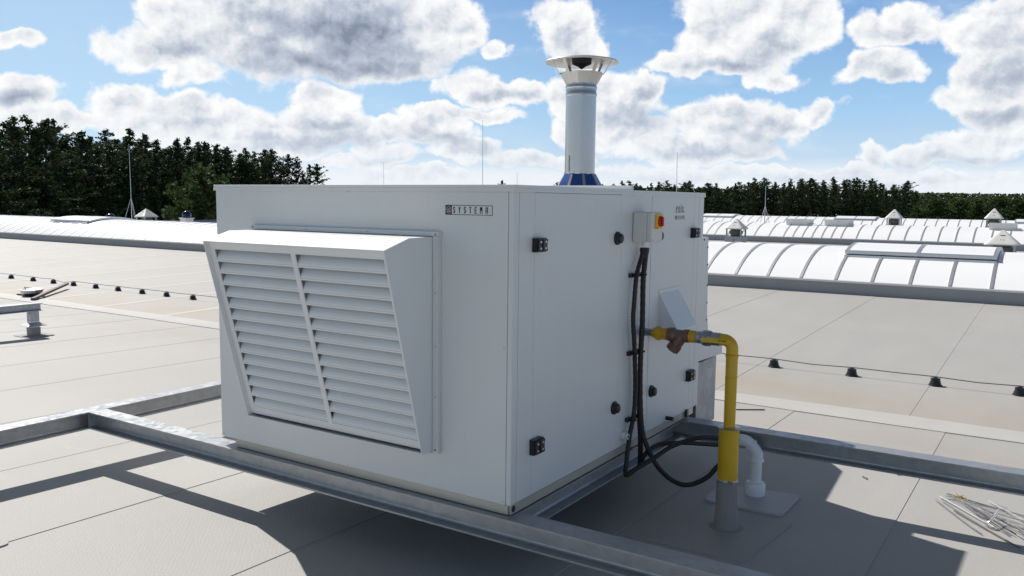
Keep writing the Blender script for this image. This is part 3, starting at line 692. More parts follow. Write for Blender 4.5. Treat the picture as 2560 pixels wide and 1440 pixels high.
# rear discharge hood and duct
re_ = MB(); re_.prism([(WY + .0005, 1.0), (2.053, .998), (2.085, .365), (2.358, .348), (2.360, .278), (1.957, .292)], 0, -1.45, -.003)
reo = re_.build('rear_hood', M_WHITE, U)
for y, z in ((1.985, .985), (2.047, .94), (2.052, .84), (2.057, .72), (2.063, .62), (2.068, .52), (2.074, .42)): q = MB(); q.lathe([(.005, -.003), (.004, .0006), (.002, .0012)], (0, y, z), 'X', 8); q.build('screw', M_CORE, reo)
ra = MB(); ra.prism([(2.054, .985), (2.12, .99), (2.80, .92), (3.22, .50), (3.30, .26), (2.286, .26), (2.286, .30), (2.10, .34)], 0, -1.38, -.43)
ra.build('rear_air_hood', M_WHITE, U)
q = MB(); q.box((-1.38, 1.968, -.115), (-.012, 2.285, .276)); q.build('rear_duct', M_DUCT, U)
q = MB(); q.box((-1.30, 2.02, zroof(2.1) + .004), (-.62, 2.25, -.1155)); q.build('duct_riser', M_DUCT, U)

# flue
FX, FY = -.382, 1.20
fl_ = MB(); fl_.lathe([(.076, 1.330), (.0765, 1.715), (.079, 1.717), (.079, 1.729), (.077, 1.733), (.077, 1.752), (.0795, 1.755), (.0795, 1.760), (.0775, 1.764), (.0775, 1.776)], (FX, FY, 0), 'Z', 40)
flue = fl_.build('flue_pipe', M_FLUE, U)
seam = MB(); seam.box((FX - .022, FY - .0770, 1.34), (FX - .020, FY - .0740, 1.42)); seam.build('seam', M_VGREY, flue)
cn = MB(); N8 = 9
def cpt(a, r, z): return (FX + r * math.cos(a), FY + r * math.sin(a), z)
for k in range(N8):
    a0 = 2 * math.pi * k / N8 + R_(27); a1 = a0 + 2 * math.pi / N8; ag = a0 + .13
    cn.k = 0; cn.add([cpt(ag, .134, 1.238), cpt(a1, .134, 1.238), cpt(a1, .0815, 1.331), cpt(ag, .0815, 1.331)], [(0, 1, 2, 3)])
    cn.k = 1; cn.add([cpt(a0, .134, 1.238), cpt(ag, .134, 1.238), cpt(ag, .0815, 1.331), cpt(a0, .0815, 1.331)], [(0, 1, 2, 3)])
cn.build('flue_base_cone', [M_BLUE, M_FLUE], flue)
q = MB(); q.lathe([(.0800, 1.329), (.0800, 1.336)], (FX, FY, 0), 'Z', 32); q.build('storm_collar', M_FLUE, flue)
cp = MB(); cp.lathe([(.079, 1.774), (.110, 1.829), (.1085, 1.829), (.0775, 1.777)], (FX, FY, 0), 'Z', 10, False)
cpo = cp.build('cap_funnel', M_CAPM, flue)
q = MB(); q.lathe([(.001, 1.906), (.06, 1.897), (.174, 1.882), (.178, 1.878), (.182, 1.879), (.183, 1.883), (.179, 1.887), (.09, 1.905), (.02, 1.914), (.001, 1.915)], (FX, FY, 0), 'Z', 48)
rc = q.build('rain_cap', M_CAPM, flue)
q = MB(); q.lathe([(.001, 1.848), (.020, 1.862), (.048, 1.874), (.050, 1.898)], (FX, FY, 0), 'Z', 24); q.build('cap_cone', M_CORE, flue)
for a in (20, 75, 145, 215, 262, 330):
    ca, sa = math.cos(R_(a)), math.sin(R_(a)); tx, ty = -sa * .009, ca * .009
    lo = Vector((FX + .108 * ca, FY + .108 * sa, 1.820)); hi = Vector((FX + .146 * ca, FY + .146 * sa, 1.886)); t = Vector((tx, ty, 0)); o_ = Vector((ca, sa, 0)) * .0015
    q = MB(); slab(q, [tuple(lo - t), tuple(lo + t), tuple(hi + t), tuple(hi - t)], [tuple(v + o_) for v in (lo - t, lo + t, hi + t, hi - t)]); q.build('cap_strap', M_CAPM, flue)

# ------------------------------------------------------------------ gas pipe
GY, GZ = 1.15, .567
G = thing('gas_pipe', (.455, 1.165, zroof(1.165)), 'yellow gas pipe rising from a grey roof collar to the unit, with valve and strainer', 'gas pipe')
q = MB(); q.lathe([(.019, .0005), (.019, .075)], (0, GY, GZ), 'X', 20); q.lathe([(.030, .0004), (.030, .004)], (0, GY, GZ), 'X', 20); q.build('steel_nipple', M_NICKEL, G)
q = MB(); q.lathe([(.024, .066), (.026, .074), (.026, .082)], (0, GY, GZ), 'X', 8, False); q.lathe([(.033, .082), (.034, .098), (.031, .106)], (0, GY, GZ), 'X', 8, False); q.lathe([(.025, .106), (.025, .126)], (0, GY, GZ), 'X', 20); q.lathe([(.029, .126), (.029, .140)], (0, GY, GZ), 'X', 16)
q.build('pipe_union', M_YELLOW2, G)
q = MB(); q.lathe([(.031, .141), (.034, .150), (.034, .172), (.027, .180), (.027, .218), (.032, .226), (.032, .246)], (0, GY, GZ), 'X', 12)
c0 = Vector((.216, GY, GZ)); c1 = Vector((.170, GY, GZ - .062))
q.tube([c0, c1], .0275, 14, spline=False); q.tube([c0 + (c1 - c0) * .72, c1 + (c1 - c0).normalized() * .012], .033, 8, False, False)
q.build('bronze_strainer', M_BRONZE, G)
q = MB(); q.lathe([(.026, .2465), (.029, .250), (.029, .278), (.026, .282)], (0, GY, GZ), 'X', 12); q.build('pipe_union', M_YELLOW2, G)
q = MB(); q.lathe([(.026, .2825), (.029, .290), (.029, .308), (.036, .316), (.038, .330), (.036, .352), (.030, .360), (.031, .368), (.031, .398)], (0, GY, GZ), 'X', 10)
q.lathe([(.014, GY - .050), (.014, GY - .030)], (.333, 0, GZ), 'Y', 12)
vo = q.build('ball_valve', M_NICKEL, G)
q = MB(); q.box((.325, GY - .054, GZ - .011), (.470, GY - .0505, GZ + .011), .001); le = q.build('valve_lever', M_YELLOW, vo)
q = MB(); strokes(q, [[(0, .006), (.005, 0), (.009, .007), (.014, .002)], [(.018, .004), (.040, .006)], [(.018, .0005), (.034, .002)]], (.405, GY - .0541, GZ - .001), (1, 0, 0), (0, 0, 1), (0, -1, 0), .0022); q.build('lever_marking', M_INK, le)
# elbow + riser
er = .030; ec = Vector((.400, GY, GZ))
pts = [(.398, GY, GZ), (.415, GY, GZ)] + [(.415 + .040 * math.sin(R_(a)), GY, GZ - .040 + .040 * math.cos(R_(a))) for a in range(15, 90, 15)] + [(.455, GY, GZ - .045), (.455, GY, GZ - .062)]
q = MB(); q.tube(pts, .0275, 22, sub=3); q.lathe([(.0300, GZ - .074), (.0300, GZ - .064)], (.455, GY, 0), 'Z', 22); q.build('pipe_elbow', M_YELLOW, G)
GX = .455
q = MB(); q.lathe([(.0260, .160), (.0270, .395), (.0268, .396), (.0285, .399), (.0268, .402), (.0270, GZ - .070)], (GX, GY, 0), 'Z', 26); q.build('riser', M_YELLOW, G)
q = MB(); q.lathe([(.0270, .1615), (.052, .160), (.053, .1625), (.0270, .166)], (GX, GY, 0), 'Z', 28); q.build('cover_ring', M_NICKEL, G)
q = MB(); q.lathe([(.0465, -.090), (.0465, .1595)], (GX, GY, 0), 'Z', 30); q.build('wide_sleeve', M_YELLOW, G)
q = MB(); q.lathe([(.049, -.092), (.0495, -.086), (.048, -.080)], (GX, GY, 0), 'Z', 28); q.box((GX + .02, GY - .053, -.092), (GX + .045, GY - .040, -.080)); q.build('hose_clamp', M_NICKEL, G)
zb = zroof(GY) + .006
q = MB(); q.lathe([(.085, zb), (.0565, zb + .006), (.054, zb + .02), (.0500, -.20), (.0485, -.088)], (GX, GY, 0), 'Z', 30); q.build('membrane_collar', M_SLEEVE, G)

# white drain pipe
DX, DY = .428, 1.69; dz = zroof(DY)
D = thing('drain_pipe', (DX, DY, dz), 'white plastic condensate drain pipe bending down to the roof behind the yellow pipe', 'drain pipe')
q = MB(); q.lathe([(.050, dz + .014), (.052, dz + .030), (.052, dz + .068), (.046, dz + .078), (.036, dz + .080)], (DX, DY, 0), 'Z', 28); q.build('socket', M_PVC, D)
q = MB(); q.lathe([(.0295, dz + .070), (.0295, -.130)], (DX, DY, 0), 'Z', 24); q.build('pipe', M_PVC, D)
q = MB(); q.lathe([(.034, -.145), (.038, -.143), (.038, -.130), (.036, -.127)], (DX, DY, 0), 'Z', 24)
q.tube([(DX, DY, -.13), (DX, DY, -.108), (DX - .006, DY, -.090), (DX - .030, DY - .004, -.062)], .0325, 20, sub=4); q.build('elbow', M_PVC, D)
q = MB(); q.tube([(DX - .026, DY - .003, -.067), (DX - .034, DY - .005, -.058)], .0375, 20, spline=False)
q.tube([(DX - .030, DY - .004, -.062), (DX - .046, DY - .008, -.047), (DX - .066, DY - .012, -.041), (DX - .11, DY - .02, -.041), (DX - .19, DY - .03, -.045)], .0315, 20, sub=4); q.build('elbow', M_PVC, D)

# ------------------------------------------------------------------ cables
def cable(pts, r, label):
    q = MB(); q.tube(pts, r, 12, sub=10, ridge=.10); o = q.build('cable', M_RUBBER, None, pts[0]); tag(o, label, 'cable', 'black corrugated cables'); return o
cable([(.036, 1.078, .975), (.032, 1.060, .93), (.030, 1.018, .85), (.030, .998, .72), (.030, .993, .64), (.030, 1.018, .49), (.030, 1.036, .32), (.030, 1.028, .19), (.030, .985, .085), (.036, .945, -.03), (.042, .925, -.075), (.055, .925, -.078), (.08, .958, -.055), (.14, 1.049, -.008), (.19, 1.121, .033), (.27, 1.223, .062), (.34, 1.33, .052), (.40, 1.46, .02)], .0115, 'black cable running down nearest the front and looping out behind the yellow pipe')
cable([(.044, 1.090, .975), (.036, 1.092, .90), (.030, 1.093, .82), (.030, 1.097, .63), (.030, 1.088, .48), (.030, 1.089, .32), (.030, 1.094, .16), (.031, 1.108, .06), (.031, 1.114, -.02), (.031, 1.112, -.09)], .0135, 'black cable dropping straight from switch box to steel beam')
cable([(.030, 1.0905, .34), (.036, 1.098, .16), (.058, 1.098, .05), (.12, 1.098, -.060), (.18, 1.158, -.145), (.24, 1.217, -.174), (.31, 1.271, -.141), (.36, 1.30, -.077), (.41, 1.33, -.02)], .0125, 'black cable hanging in the lowest loop under the yellow pipe')
cable([(.034, 1.135, -.085), (.05, 1.10, -.045), (.07, 1.118, -.010), (.10, 1.185, .012), (.18, 1.248, .018), (.24, 1.35, .0), (.30, 1.458, -.022), (.36, 1.56, -.03)], .0115, 'black cable passing level behind the loop to the white drain pipe')
for z in (.850, .480, .160):
    dy = (.012 if z > .8 else 0)
    for y in (1.030 - .004 + (0 if z > .3 else .0), 1.096):
        q = MB(); q.box((.001, y - .036, z - .010), (.017, y + .010, z + .010), .002); q.tube([(.030 + .0145 * math.cos(R_(a)), y + (0 if y > 1.05 else -.006) + .0155 * math.sin(R_(a)), z) for a in range(0, 361, 45)], .004, 6, spline=False); q.build('cable_clip', M_BLACK, U)

# ------------------------------------------------------------------ skylight vaults
CH, RISE = 3.3, .47; RR = ((CH / 2) ** 2 + RISE ** 2) / (2 * RISE)
def arch(s, off=0.0):
    """s in 0..1 across the chord -> (dy, dz) at radius + off"""
    half = math.asin(CH / 2 / RR); a = -half + 2 * half * s
    return CH / 2 + (RR + off) * math.sin(a), (RR + off) * math.cos(a) - (RR - RISE)
def arch_strip(mb, x0, x1, y0, z0, off0, off1, s0=0, s1=1, n=20):
    sm = mb.smooth; mb.smooth = True
    vs = []
    for i in range(n + 1):
        s = s0 + (s1 - s0) * i / n
        for o in (off0, off1):
            dy, dz = arch(s, o); vs += [(x0, y0 + dy, z0 + dz), (x1, y0 + dy, z0 + dz)]
    fs = []
    for i in range(n):
        a = i * 4; b = a + 4
        fs += [(a + 2, a + 3, b + 3, b + 2), (a, b, b + 1, a + 1), (a, a + 2, b + 2, b), (a + 1, b + 1, b + 3, a + 3)]
    fs += [(0, 1, 3, 2), (n * 4, n * 4 + 2, n * 4 + 3, n * 4 + 1)]
    mb.add(vs, fs); mb.smooth = sm
def skylight(y0, x0, x1, ribs, label, hatches, rw=.046):
    zt = -.030; zb = zroof(y0) - .02
    S = thing('skylight', ((x0 + x1) / 2, y0 + CH / 2, zroof(y0)), label, 'skylight', 'white barrel vault skylights')
    q = MB(); q.box((x0 - .1, y0 - .03, zb), (x1 + .1, y0 + .05, zt - .035)); q.box((x0 - .1, y0 + CH - .05, zb), (x1 + .1, y0 + CH + .03, zt - .035))
    q.box((x0 - .1, y0 + .05, zb), (x0, y0 + CH - .05, zt - .035)); q.box((x1, y0 + .05, zb), (x1 + .1, y0 + CH - .05, zt - .035)); q.build('kerb', M_KERB, S)
    q = MB(); q.box((x0 - .1, y0 - .045, zt - .034), (x1 + .1, y0 + .03, zt - .004), .003); q.box((x0 - .1, y0 + CH - .03, zt - .034), (x1 + .1, y0 + CH + .045, zt - .004), .003); q.build('eaves_rail', M_CAP, S)
    q = MB(); arch_strip(q, x0, x1, y0, zt, -.012, 0, n=28)
    for xe in (x0, x1):
        vs = [(xe, y0 + arch(i / 20)[0], zt + arch(i / 20)[1] - .006) for i in range(21)]
        q.add(vs, [tuple(range(21))])
    q.build('glazing', M_OPAL, S)
    proto = None
    for x in ribs:
        if proto is None:
            r = MB(); arch_strip(r, -rw / 2, rw / 2, 0, 0, .001, .012, n=22); proto = r.build('rib', M_ALU, S); o = proto
        else:
            o = proto.copy(); COL.objects.link(o); o.parent = S
        o.location = Vector((x, y0, zt)) - S.location
    for (xa, xb, s0, s1, lift, panes) in hatches:
        hh = MB(); arch_strip(hh, xa, xb, y0, zt, .070 + lift, .078 + lift, s0, s1, 12); ho = hh.build('vent_hatch', M_OPAL, S)
        f = MB()
        arch_strip(f, xa - .02, xa + .035, y0, zt, .020, .082 + lift, s0, s1, 12); arch_strip(f, xb - .035, xb + .02, y0, zt, .020, .082 + lift, s0, s1, 12)
        for s_ in (s0, s1):
            dy, dz = arch(s_, .03)
            f.box((xa - .02, y0 + dy - .03, zt + dz), (xb + .02, y0 + dy + .012, zt + dz + .062 + lift), .004)
        dy, dz = arch(s0, .0); f.box((xa - .02, y0 + dy - .075, zt + dz - .022), (xb + .02, y0 + dy - .035, zt + dz + .012), .003)
        f.build('hatch_frame', M_ALU, ho)
        for k in range(1, panes):
            x = xa + (xb - xa) * k / panes; f = MB(); arch_strip(f, x - .03, x + .03, y0, zt, .079 + lift, .086 + lift, s0, s1, 12); f.build('hatch_bar', M_ALU, ho)
    return S
P1 = .5505
rb1 = [-2.97 + P1 * k for k in range(-59, 17)]
skylight(11.65, -35.8, 6.2, [x for x in rb1 if -35.7 < x < 6.1], 'nearest long barrel vault skylight, running behind the rooftop unit from edge to edge',
         [(-1.335, .87, .26, .78, 0, 2), (-26.30, -24.15, .26, .78, 0, 2), (-16.5, -14.3, .26, .78, 0, 2)])
rb2 = [-17.9 + .5305 * k for k in range(0, 16)] + [-9.606, -9.08, -8.56, -8.05, -7.488, -6.952, -6.610, -6.270, -5.925, -5.585, -5.245, -4.91] + [-4.387 + .5235 * k for k in range(0, 14)]
S2 = skylight(29.25, -18.2, 4.2, rb2, 'middle barrel vault skylight with open white flaps, beyond the nearest one', [], .045)
for k, (xa, xb) in enumerate(((-7.13, -6.38), (-5.71, -4.91), (-.32, .44))):
    q = MB(); 
    q.add([(xa, 30.30, .335), (xb, 30.30, .345), (xb + .02, 30.26, .62), (xa - .02, 30.26, .62), (xa, 30.33, .335), (xb, 30.33, .345), (xb + .02, 30.29, .62), (xa - .02, 30.29, .62)], [(0, 1, 2, 3), (7, 6, 5, 4), (0, 4, 5, 1), (1, 5, 6, 2), (2, 6, 7, 3), (3, 7, 4, 0)])
    q.box((xb - .02, 30.31, .36), (xb + .02, 31.3, .60)); q.box((xa - .02, 30.31, .36), (xa + .02, 31.3, .60)); q.box((xa, 31.28, .36), (xb, 31.3, .60))
    q.build('open_flap', M_CAP, S2)
q = MB(); q.box((-6.38, 30.32, .37), (-5.71, 30.36, .41)); q.box((.44, 30.32, .37), (1.9, 30.36, .41)); q.build('flap_rail', M_ALU, S2)
rb3 = [-24 + .53 * k for k in range(0, 56)]
skylight(46.9, -24.3, 6.0, rb3, 'farthest barrel vault skylight, a low white line below the right-hand trees', [(-17.0, -15.0, .24, .78, 0, 2), (-9.1, -6.95, .24, .78, 0, 2), (-.25, 2.0, .24, .78, 0, 2)], .045)

# ------------------------------------------------------------------ roof vents
def pyramid_vent(label, s=1.0, box=True):
    V = thing('roof_vent', (0, 0, 0), label, 'roof vent', 'white pyramid cap roof vents')
    q = MB(); q.box((-.32 * s, -.32 * s, -.02), (.32 * s, .32 * s, .56 * s), .008); kb = q.build('curb_box', M_VGREY, V)
    q = MB(); q.lathe([(.20, .5605 * s), (.20, .62 * s), (.25, .63 * s), (.25, .72 * s), (.20, .74 * s), (.20, .78 * s)] if s > .9 else [(.2 * s, .5605 * s), (.2 * s, .78 * s)], (0, 0, 0), 'Z', 20)
    q.box((.02, -.335 * s, .1), (.035, -.3205 * s, .5)); q.build('fan_drum', M_VDARK, V)
    for a in (-1, 1):
        for b in (-1, 1):
            q = MB(); q.box((a * .27 * s - .025, b * .27 * s - .025, .5605 * s), (a * .27 * s + .025, b * .27 * s + .025, .80 * s)); q.build('post', M_VGREY, V)
    q = MB(); R0 = .37 * s
    pr = [(R0 * .96, .785 * s), (R0 * 1.03, .790 * s), (R0 * 1.02, .805 * s)]
    for i in range(9):
        t = i / 8; pr.append((R0 * (1 - t * .86), (.815 + .265 * t) * s))
    pr += [(R0 * .11, 1.093 * s), (R0 * .06, 1.101 * s), (.001, 1.103 * s)]
    q.lathe(pr, (0, 0, 0), 'Z', 64, True, sq=9); cp_ = q.build('pyramid_cap', M_CAP, V)
    def on_face(z): t = (z / s - .815) / .265; return -R0 * (1 - t * .86) - .004
    q = MB(); z = .99 * s; y = on_face(z); q.box((-.045 * s, y - .006, z - .008), (.055 * s, y + .02, z + .008)); z = .90 * s; y = on_face(z)
    for x in (-.03, .03): q.lathe([(.009 * s, y - .006), (.009 * s, y + .02)], (x * s, 0, z), 'Y', 8)
    q.build('cap_slots', M_VDARK, cp_)
    return V
v = pyramid_vent('small white pyramid cap vent on grey box, just right of the rooftop unit', 1.0); v.location = (-6.70, 23.0, zroof(23) - .02); v.scale = (.82, .82, 1)
v2 = copy_tree(v); v2['label'] = 'largest white pyramid cap vent, near the right edge behind the nearest skylight'; v2.location = (.735, 16.9, zroof(16.9) - .02)
v2.scale = (.83, .83, .93)
for loc, sc, lb in (((-4.10, 35.4, 0), (.86, .86, 1.2), 'white pyramid vent cap showing between two farther skylights at centre right'), ((-.50, 35.4, 0), (.86, .86, 1.28), 'small white pyramid vent cap behind an open flap at far right'), ((-26.42, 16.0, 0), (.84, .84, .94), 'white pyramid vent cap at left, beside a thin mast, against dark trees')):
    c = copy_tree(v); c['label'] = lb; c.location = (loc[0], loc[1], zroof(loc[1]) - .02); c.scale = sc
def dome_vent(loc, zt, r, label):
    V = thing('dome_vent', loc, label, 'roof vent', 'dark domed roof vents')
    x, y, z0 = loc; zc = zt - r
    q = MB(); w = r * 1.0; zt2 = zc - .55 * r; q.box((x - w, y - w, z0 + .002), (x + w, y + w, zt2 - .03), .01); q.box((x - w - .03, y - w - .03, zt2 - .0295), (x + w + .03, y + w + .03, zt2), .006); q.build('curb_box', M_CAP, V)
    q = MB(); q.lathe([(r * .95, zt2 + .001), (r * .9, zc - .1 * r), (r * .98, zc)], (x, y, 0), 'Z', 28); q.build('neck', M_NAVY, V)
    q = MB(); q.lathe([(r * math.cos(R_(a)), zc + .001 + r * math.sin(R_(a))) for a in range(0, 90, 9)] + [(.001, zc + r)], (x, y, 0), 'Z', 32); q.build('dome', M_NAVY, V)
dome_vent((-28.72, 16.0, zroof(16)), .53, .19, 'dark navy dome vent just showing over the left skylight')
dome_vent((-24.07, 16.0, zroof(16)), .71, .16, 'dark navy dome vent on white box, close to the unit corner')

# parapet at the left roof edge
q = MB(); q.box((XL - .12, YN, -.55), (XL + .10, YF, -.10)); pa = q.build('parapet', M_KERB, None, (XL, 0, -.3)); tag(pa, 'low parapet along the left roof edge with dark blue coping', 'parapet')
q = MB(); q.box((XL - .16, YN, -.0995), (XL + .14, YF, -.045), .01); q.build('coping', M_NAVYTRIM, pa)

# ------------------------------------------------------------------ lightning masts
def mast(x, y, zt, label, tri=True, r=.016):
    z0 = zroof(y); V = thing('lightning_mast', (x, y, z0), label, 'lightning mast', 'thin lightning protection masts')
    q = MB(); q.tube([(x, y, z0 + .02), (x, y, z0 + 1.4), (x - .02, y, zt)], lambda t: r * (1 - .62 * t), 8, spline=False); q.build('rod', M_ALU, V)
    zc = z0 + 1.45
    for k in range(3):
        a = R_(90 + 120 * k + 20); q = MB(); q.tube([(x, y, zc), (x + .42 * math.cos(a), y + .42 * math.sin(a), z0 + .04)], r * .6, 6, spline=False)
        q.lathe([(.13, z0 + .003), (.12, z0 + .06)], (x + .42 * math.cos(a), y + .42 * math.sin(a), 0), 'Z', 16); q.build('leg', M_ALU, V)
mast(-30.45, 18.0, 3.32, 'tall thin mast on tripod against the left trees')
mast(-12.77, 18.0, 3.54, 'thin mast rising above the unit lid, left of the flue')
mast(-22.0, 24.0, 2.72, 'short faint mast above the unit lid, farthest left over the roof')
mast(-15.4, 24.0, 2.25, 'very short mast tip just over the lid corner')
mast(-6.66, 18.0, 2.48, 'thin mast above the lid, right of the flue')
mast(-10.82, 40.0, 2.06, 'thin tripod mast beyond the right skylights before the trees', r=.022)

# ------------------------------------------------------------------ conductor line
BX = [-14.693, -13.917, -13.236, -12.593, -11.916, -11.27, -10.606, -9.97, -9.316, -.528, .175, .86, 1.488]
BL = ['leftmost black block on the roof wire, beside the grey box post', 'second black wire block from the left edge', 'third black wire block from the left edge', 'fourth black wire block from left, above the tip of the brown bar',
      'fifth black wire block from the left edge', 'sixth black wire block from the left edge', 'seventh black wire block from the left edge', 'eighth black wire block from left, second nearest the unit', 'black wire block left of the unit, closest to its hood',
      'black wire block nearest the yellow pipe on its right', 'second black wire block right of the yellow pipe', 'third black wire block right of the yellow pipe', 'black wire block cut by the right edge of the view']
CY = 5.42; proto = None
for x, lb in zip(BX, BL):
    if proto is None:
        B = thing('conductor_block', (x, CY, zroof(CY)), lb, 'conductor block', 'black blocks holding the roof wire')
        q = MB(); z = zroof(CY) + .004
        q.lathe([(.054, z), (.056, z + .005), (.049, z + .008), (.037, z + .048), (.039, z + .051), (.039, z + .060), (.034, z + .061)], (x, CY, 0), 'Z', 24); q.build('block', M_BLACK, B)
        q = MB(); q.box((x - .016, CY - .009, z + .061), (x + .016, CY + .009, z + .070), .002); q.build('clip', M_VDARK, B)
        proto = B
    else:
        c = copy_tree(proto); c['label'] = lb; c.location = (x, CY, zroof(CY))
pts = []; xs = [-18.5] + BX[:9] + [-8.6, -7.9, -7.2, -6.5, -5.8, -5.1, -4.4, -3.7, -3.0, -2.3, -1.6 + .3] + BX[9:] + [2.2, 3.2]
for i, (a, b) in enumerate(zip(xs[:-1], xs[1:])):
    zt = zroof(CY) + .078; pts.append((a, CY, zt)); dip = .04 if i == 3 else random.uniform(.002, .012)
    pts.append(((a + b) / 2, CY, zt - dip))
pts.append((xs[-1], CY, zroof(CY) + .078))
q = MB(); q.tube(pts, .0048, 6, sub=2); w = q.build('conductor_wire', M_WIRE, None, pts[0]); tag(w, 'long thin wire running across the roof on black blocks', 'wire')

# ------------------------------------------------------------------ left stand, post, bar, drain
z0 = zroof(2.2)
S = thing('beam_support', (-7.72, 2.25, z0), 'short galvanised beam end on a flashed post at the left edge', 'beam support')
q = MB(); ibeam(q, 1, -3.2, 2.30, -7.77, .016, .085, .12, .006, .006); q.build('beam', M_GALV, S)
q = MB(); q.box((-7.755, 2.17, z0 + .01), (-7.665, 2.26, -.0695), .003); q.build('post', M_GALV, S)
q = MB(); q.lathe([(.105, -.232), (.105, -.229), (.048, -.192), (.0465, -.180)], (-7.71, 2.215, 0), 'Z', 40, False, sq=9); q.build('rain_collar', M_ALU, S)
q = MB(); q.lathe([(.054, z0 + .01), (.054, -.262), (.057, -.261), (.057, -.255), (.05, -.254)], (-7.71, 2.215, 0), 'Z', 40, False, sq=9); q.box((-7.84, 2.06, z0 + .0), (-7.56, 2.36, z0 + .010), .002); q.build('flashing', M_SLEEVE, S)
q = MB(); q.lathe([(.006, 2.163), (.006, 2.169)], (-7.69, 0, -.09), 'Y', 8); q.build('bolt_hole', M_CORE, S)
z0 = zroof(3.55)
S = thing('junction_post', (-11.95, 3.55, z0), 'grey sheet box on a brown post cut by the left edge', 'box on post')
q = MB(); q.box((-12.02, 3.5, z0), (-11.90, 3.6, .06)); q.build('post', M_BROWN, S)
q = MB(); q.box((-12.9, 3.44, .0605), (-11.86, 3.66, .20), .006); q.build('box', M_GALV, S)
q = MB(); q.box((0, -.03, 0), (1.75, .03, .035), .004); o = q.build('steel_bar', M_BROWN); tag(o, 'dark brown angled bar lying on the roof near the left edge', 'steel bar')
a = Vector((-11.15, 3.98, zroof(4.0) + .012)); b = Vector((-12.25, 5.12, zroof(5.1) + .07)); o.location = a; o.rotation_euler = (b - a).to_track_quat('X', 'Z').to_euler()
o.scale = ((b - a).length / 1.75, 1, 1)
z0 = zroof(4.3)
S = thing('roof_outlet', (-11.75, 4.28, z0), 'small grey dish shaped roof outlet guard with wire handle at left', 'roof outlet')
q = MB(); q.lathe([(.10, z0 + .002), (.13, z0 + .02), (.10, z0 + .03)], (-11.75, 4.28, 0), 'Z', 20); q.box((-12.1, 4.22, z0 + .003), (-11.88, 4.30, z0 + .02)); q.build('base', M_CORE, S)
q = MB(); q.lathe([(.10, z0 + .031), (.15, z0 + .06), (.165, z0 + .11), (.155, z0 + .112), (.09, z0 + .075)], (-11.75, 4.28, 0), 'Z', 20); q.build('dish', M_ALU, S)
q = MB(); q.tube([(-11.90, 4.26, z0 + .11), (-11.80, 4.2, z0 + .145), (-11.68, 4.24, z0 + .13), (-11.60, 4.28, z0 + .11)], .006, 6); q.build('handle', M_RODD, S)

# ------------------------------------------------------------------ pile of rods
RODS = [[(1.263, 2.338), (1.448, 2.254), (1.62, 2.186)], [(1.272, 2.315), (1.345, 2.262), (1.529, 2.197), (1.62, 2.16)], [(1.262, 2.277), (1.353, 2.221), (1.512, 2.106), (1.624, 2.055)],
        [(1.236, 2.263), (1.374, 2.081), (1.494, 1.927), (1.519, 1.897)], [(1.226, 2.187), (1.322, 2.012), (1.411, 1.857), (1.462, 1.782)], [(1.254, 2.194), (1.365, 2.031), (1.479, 1.868)],
        [(1.322, 2.061), (1.415, 1.941), (1.621, 1.684)], [(1.278, 2.231), (1.346, 2.197), (1.429, 2.044), (1.454, 1.995)], [(1.334, 2.234), (1.425, 2.11), (1.484, 2.0), (1.574, 1.853)],
        [(1.365, 2.183), (1.465, 1.995), (1.549, 1.872)], [(1.376, 2.276), (1.513, 2.089), (1.628, 1.9)], [(1.391, 2.267), (1.489, 2.123), (1.627, 1.946)], [(1.454, 2.334), (1.533, 2.208), (1.623, 2.071)],
        [(1.485, 2.31), (1.542, 2.274)], [(1.369, 2.195), (1.496, 2.009), (1.607, 1.832)], [(1.387, 2.191), (1.483, 2.05), (1.597, 1.877)], [(1.388, 2.154), (1.51, 2.07), (1.626, 1.976)],
        [(1.475, 2.148), (1.555, 2.103), (1.624, 2.039)], [(1.35, 2.2), (1.471, 2.075), (1.583, 1.929), (1.629, 1.863)], [(1.442, 2.106), (1.541, 1.937), (1.606, 1.846)], [(1.488, 1.922), (1.533, 1.892), (1.571, 1.835)],
        [(1.402, 2.111), (1.499, 1.962), (1.566, 1.854)], [(1.422, 2.152), (1.537, 2.039), (1.623, 1.943)]]
special = {3: 'thick bright metal rod, second from the front of the pile', 4: 'dull metal rod lying apart in front of the pile', 6: 'dull metal rod whose end sticks out farthest towards the viewer', 13: 'short metal rod lying behind the pile', 0: 'hindmost long metal rod of the pile'}
for i, rod in enumerate(RODS):
    r = .0042 if i == 3 else (.0032 if i in (0, 4, 6, 2) else .0024)
    st = .007 * (i % 5) if i not in (0, 3, 4, 5, 6, 13) else 0
    q = MB(); pts = [(x, y, zroof(y) + .0065 + r + st * (.4 + .6 * (k / (len(rod) - 1)))) for k, (x, y) in enumerate(rod)]
    q.tube(pts, r, 6, sub=4); o = q.build('metal_rod', M_RODW if i in (3, 12, 19) else (M_ROD if i % 3 else M_RODD), None, pts[0])
    if i in special: tag(o, special[i], 'metal rod')
    else: tag(o, 'thin cut metal rod lying in the jumbled middle of the pile', 'metal rod', 'jumbled thin rods in the middle of the pile')
    if i in special: o['group'] = 'loose cut metal rods on the roof'
hk = [(1.455, 1.945), (1.477, 1.906), (1.489, 1.915), (1.504, 1.982), (1.514, 2.061)]
q = MB(); q.tube([(x, y, zroof(y) + .02 + .018 * k / 2) for k, (x, y) in enumerate(hk)], .0048, 8); o = q.build('bent_rod', M_RODW, None, (1.48, 1.9, -.33)); tag(o, 'bright hooked metal piece lying on top of the rod pile', 'bent rod')
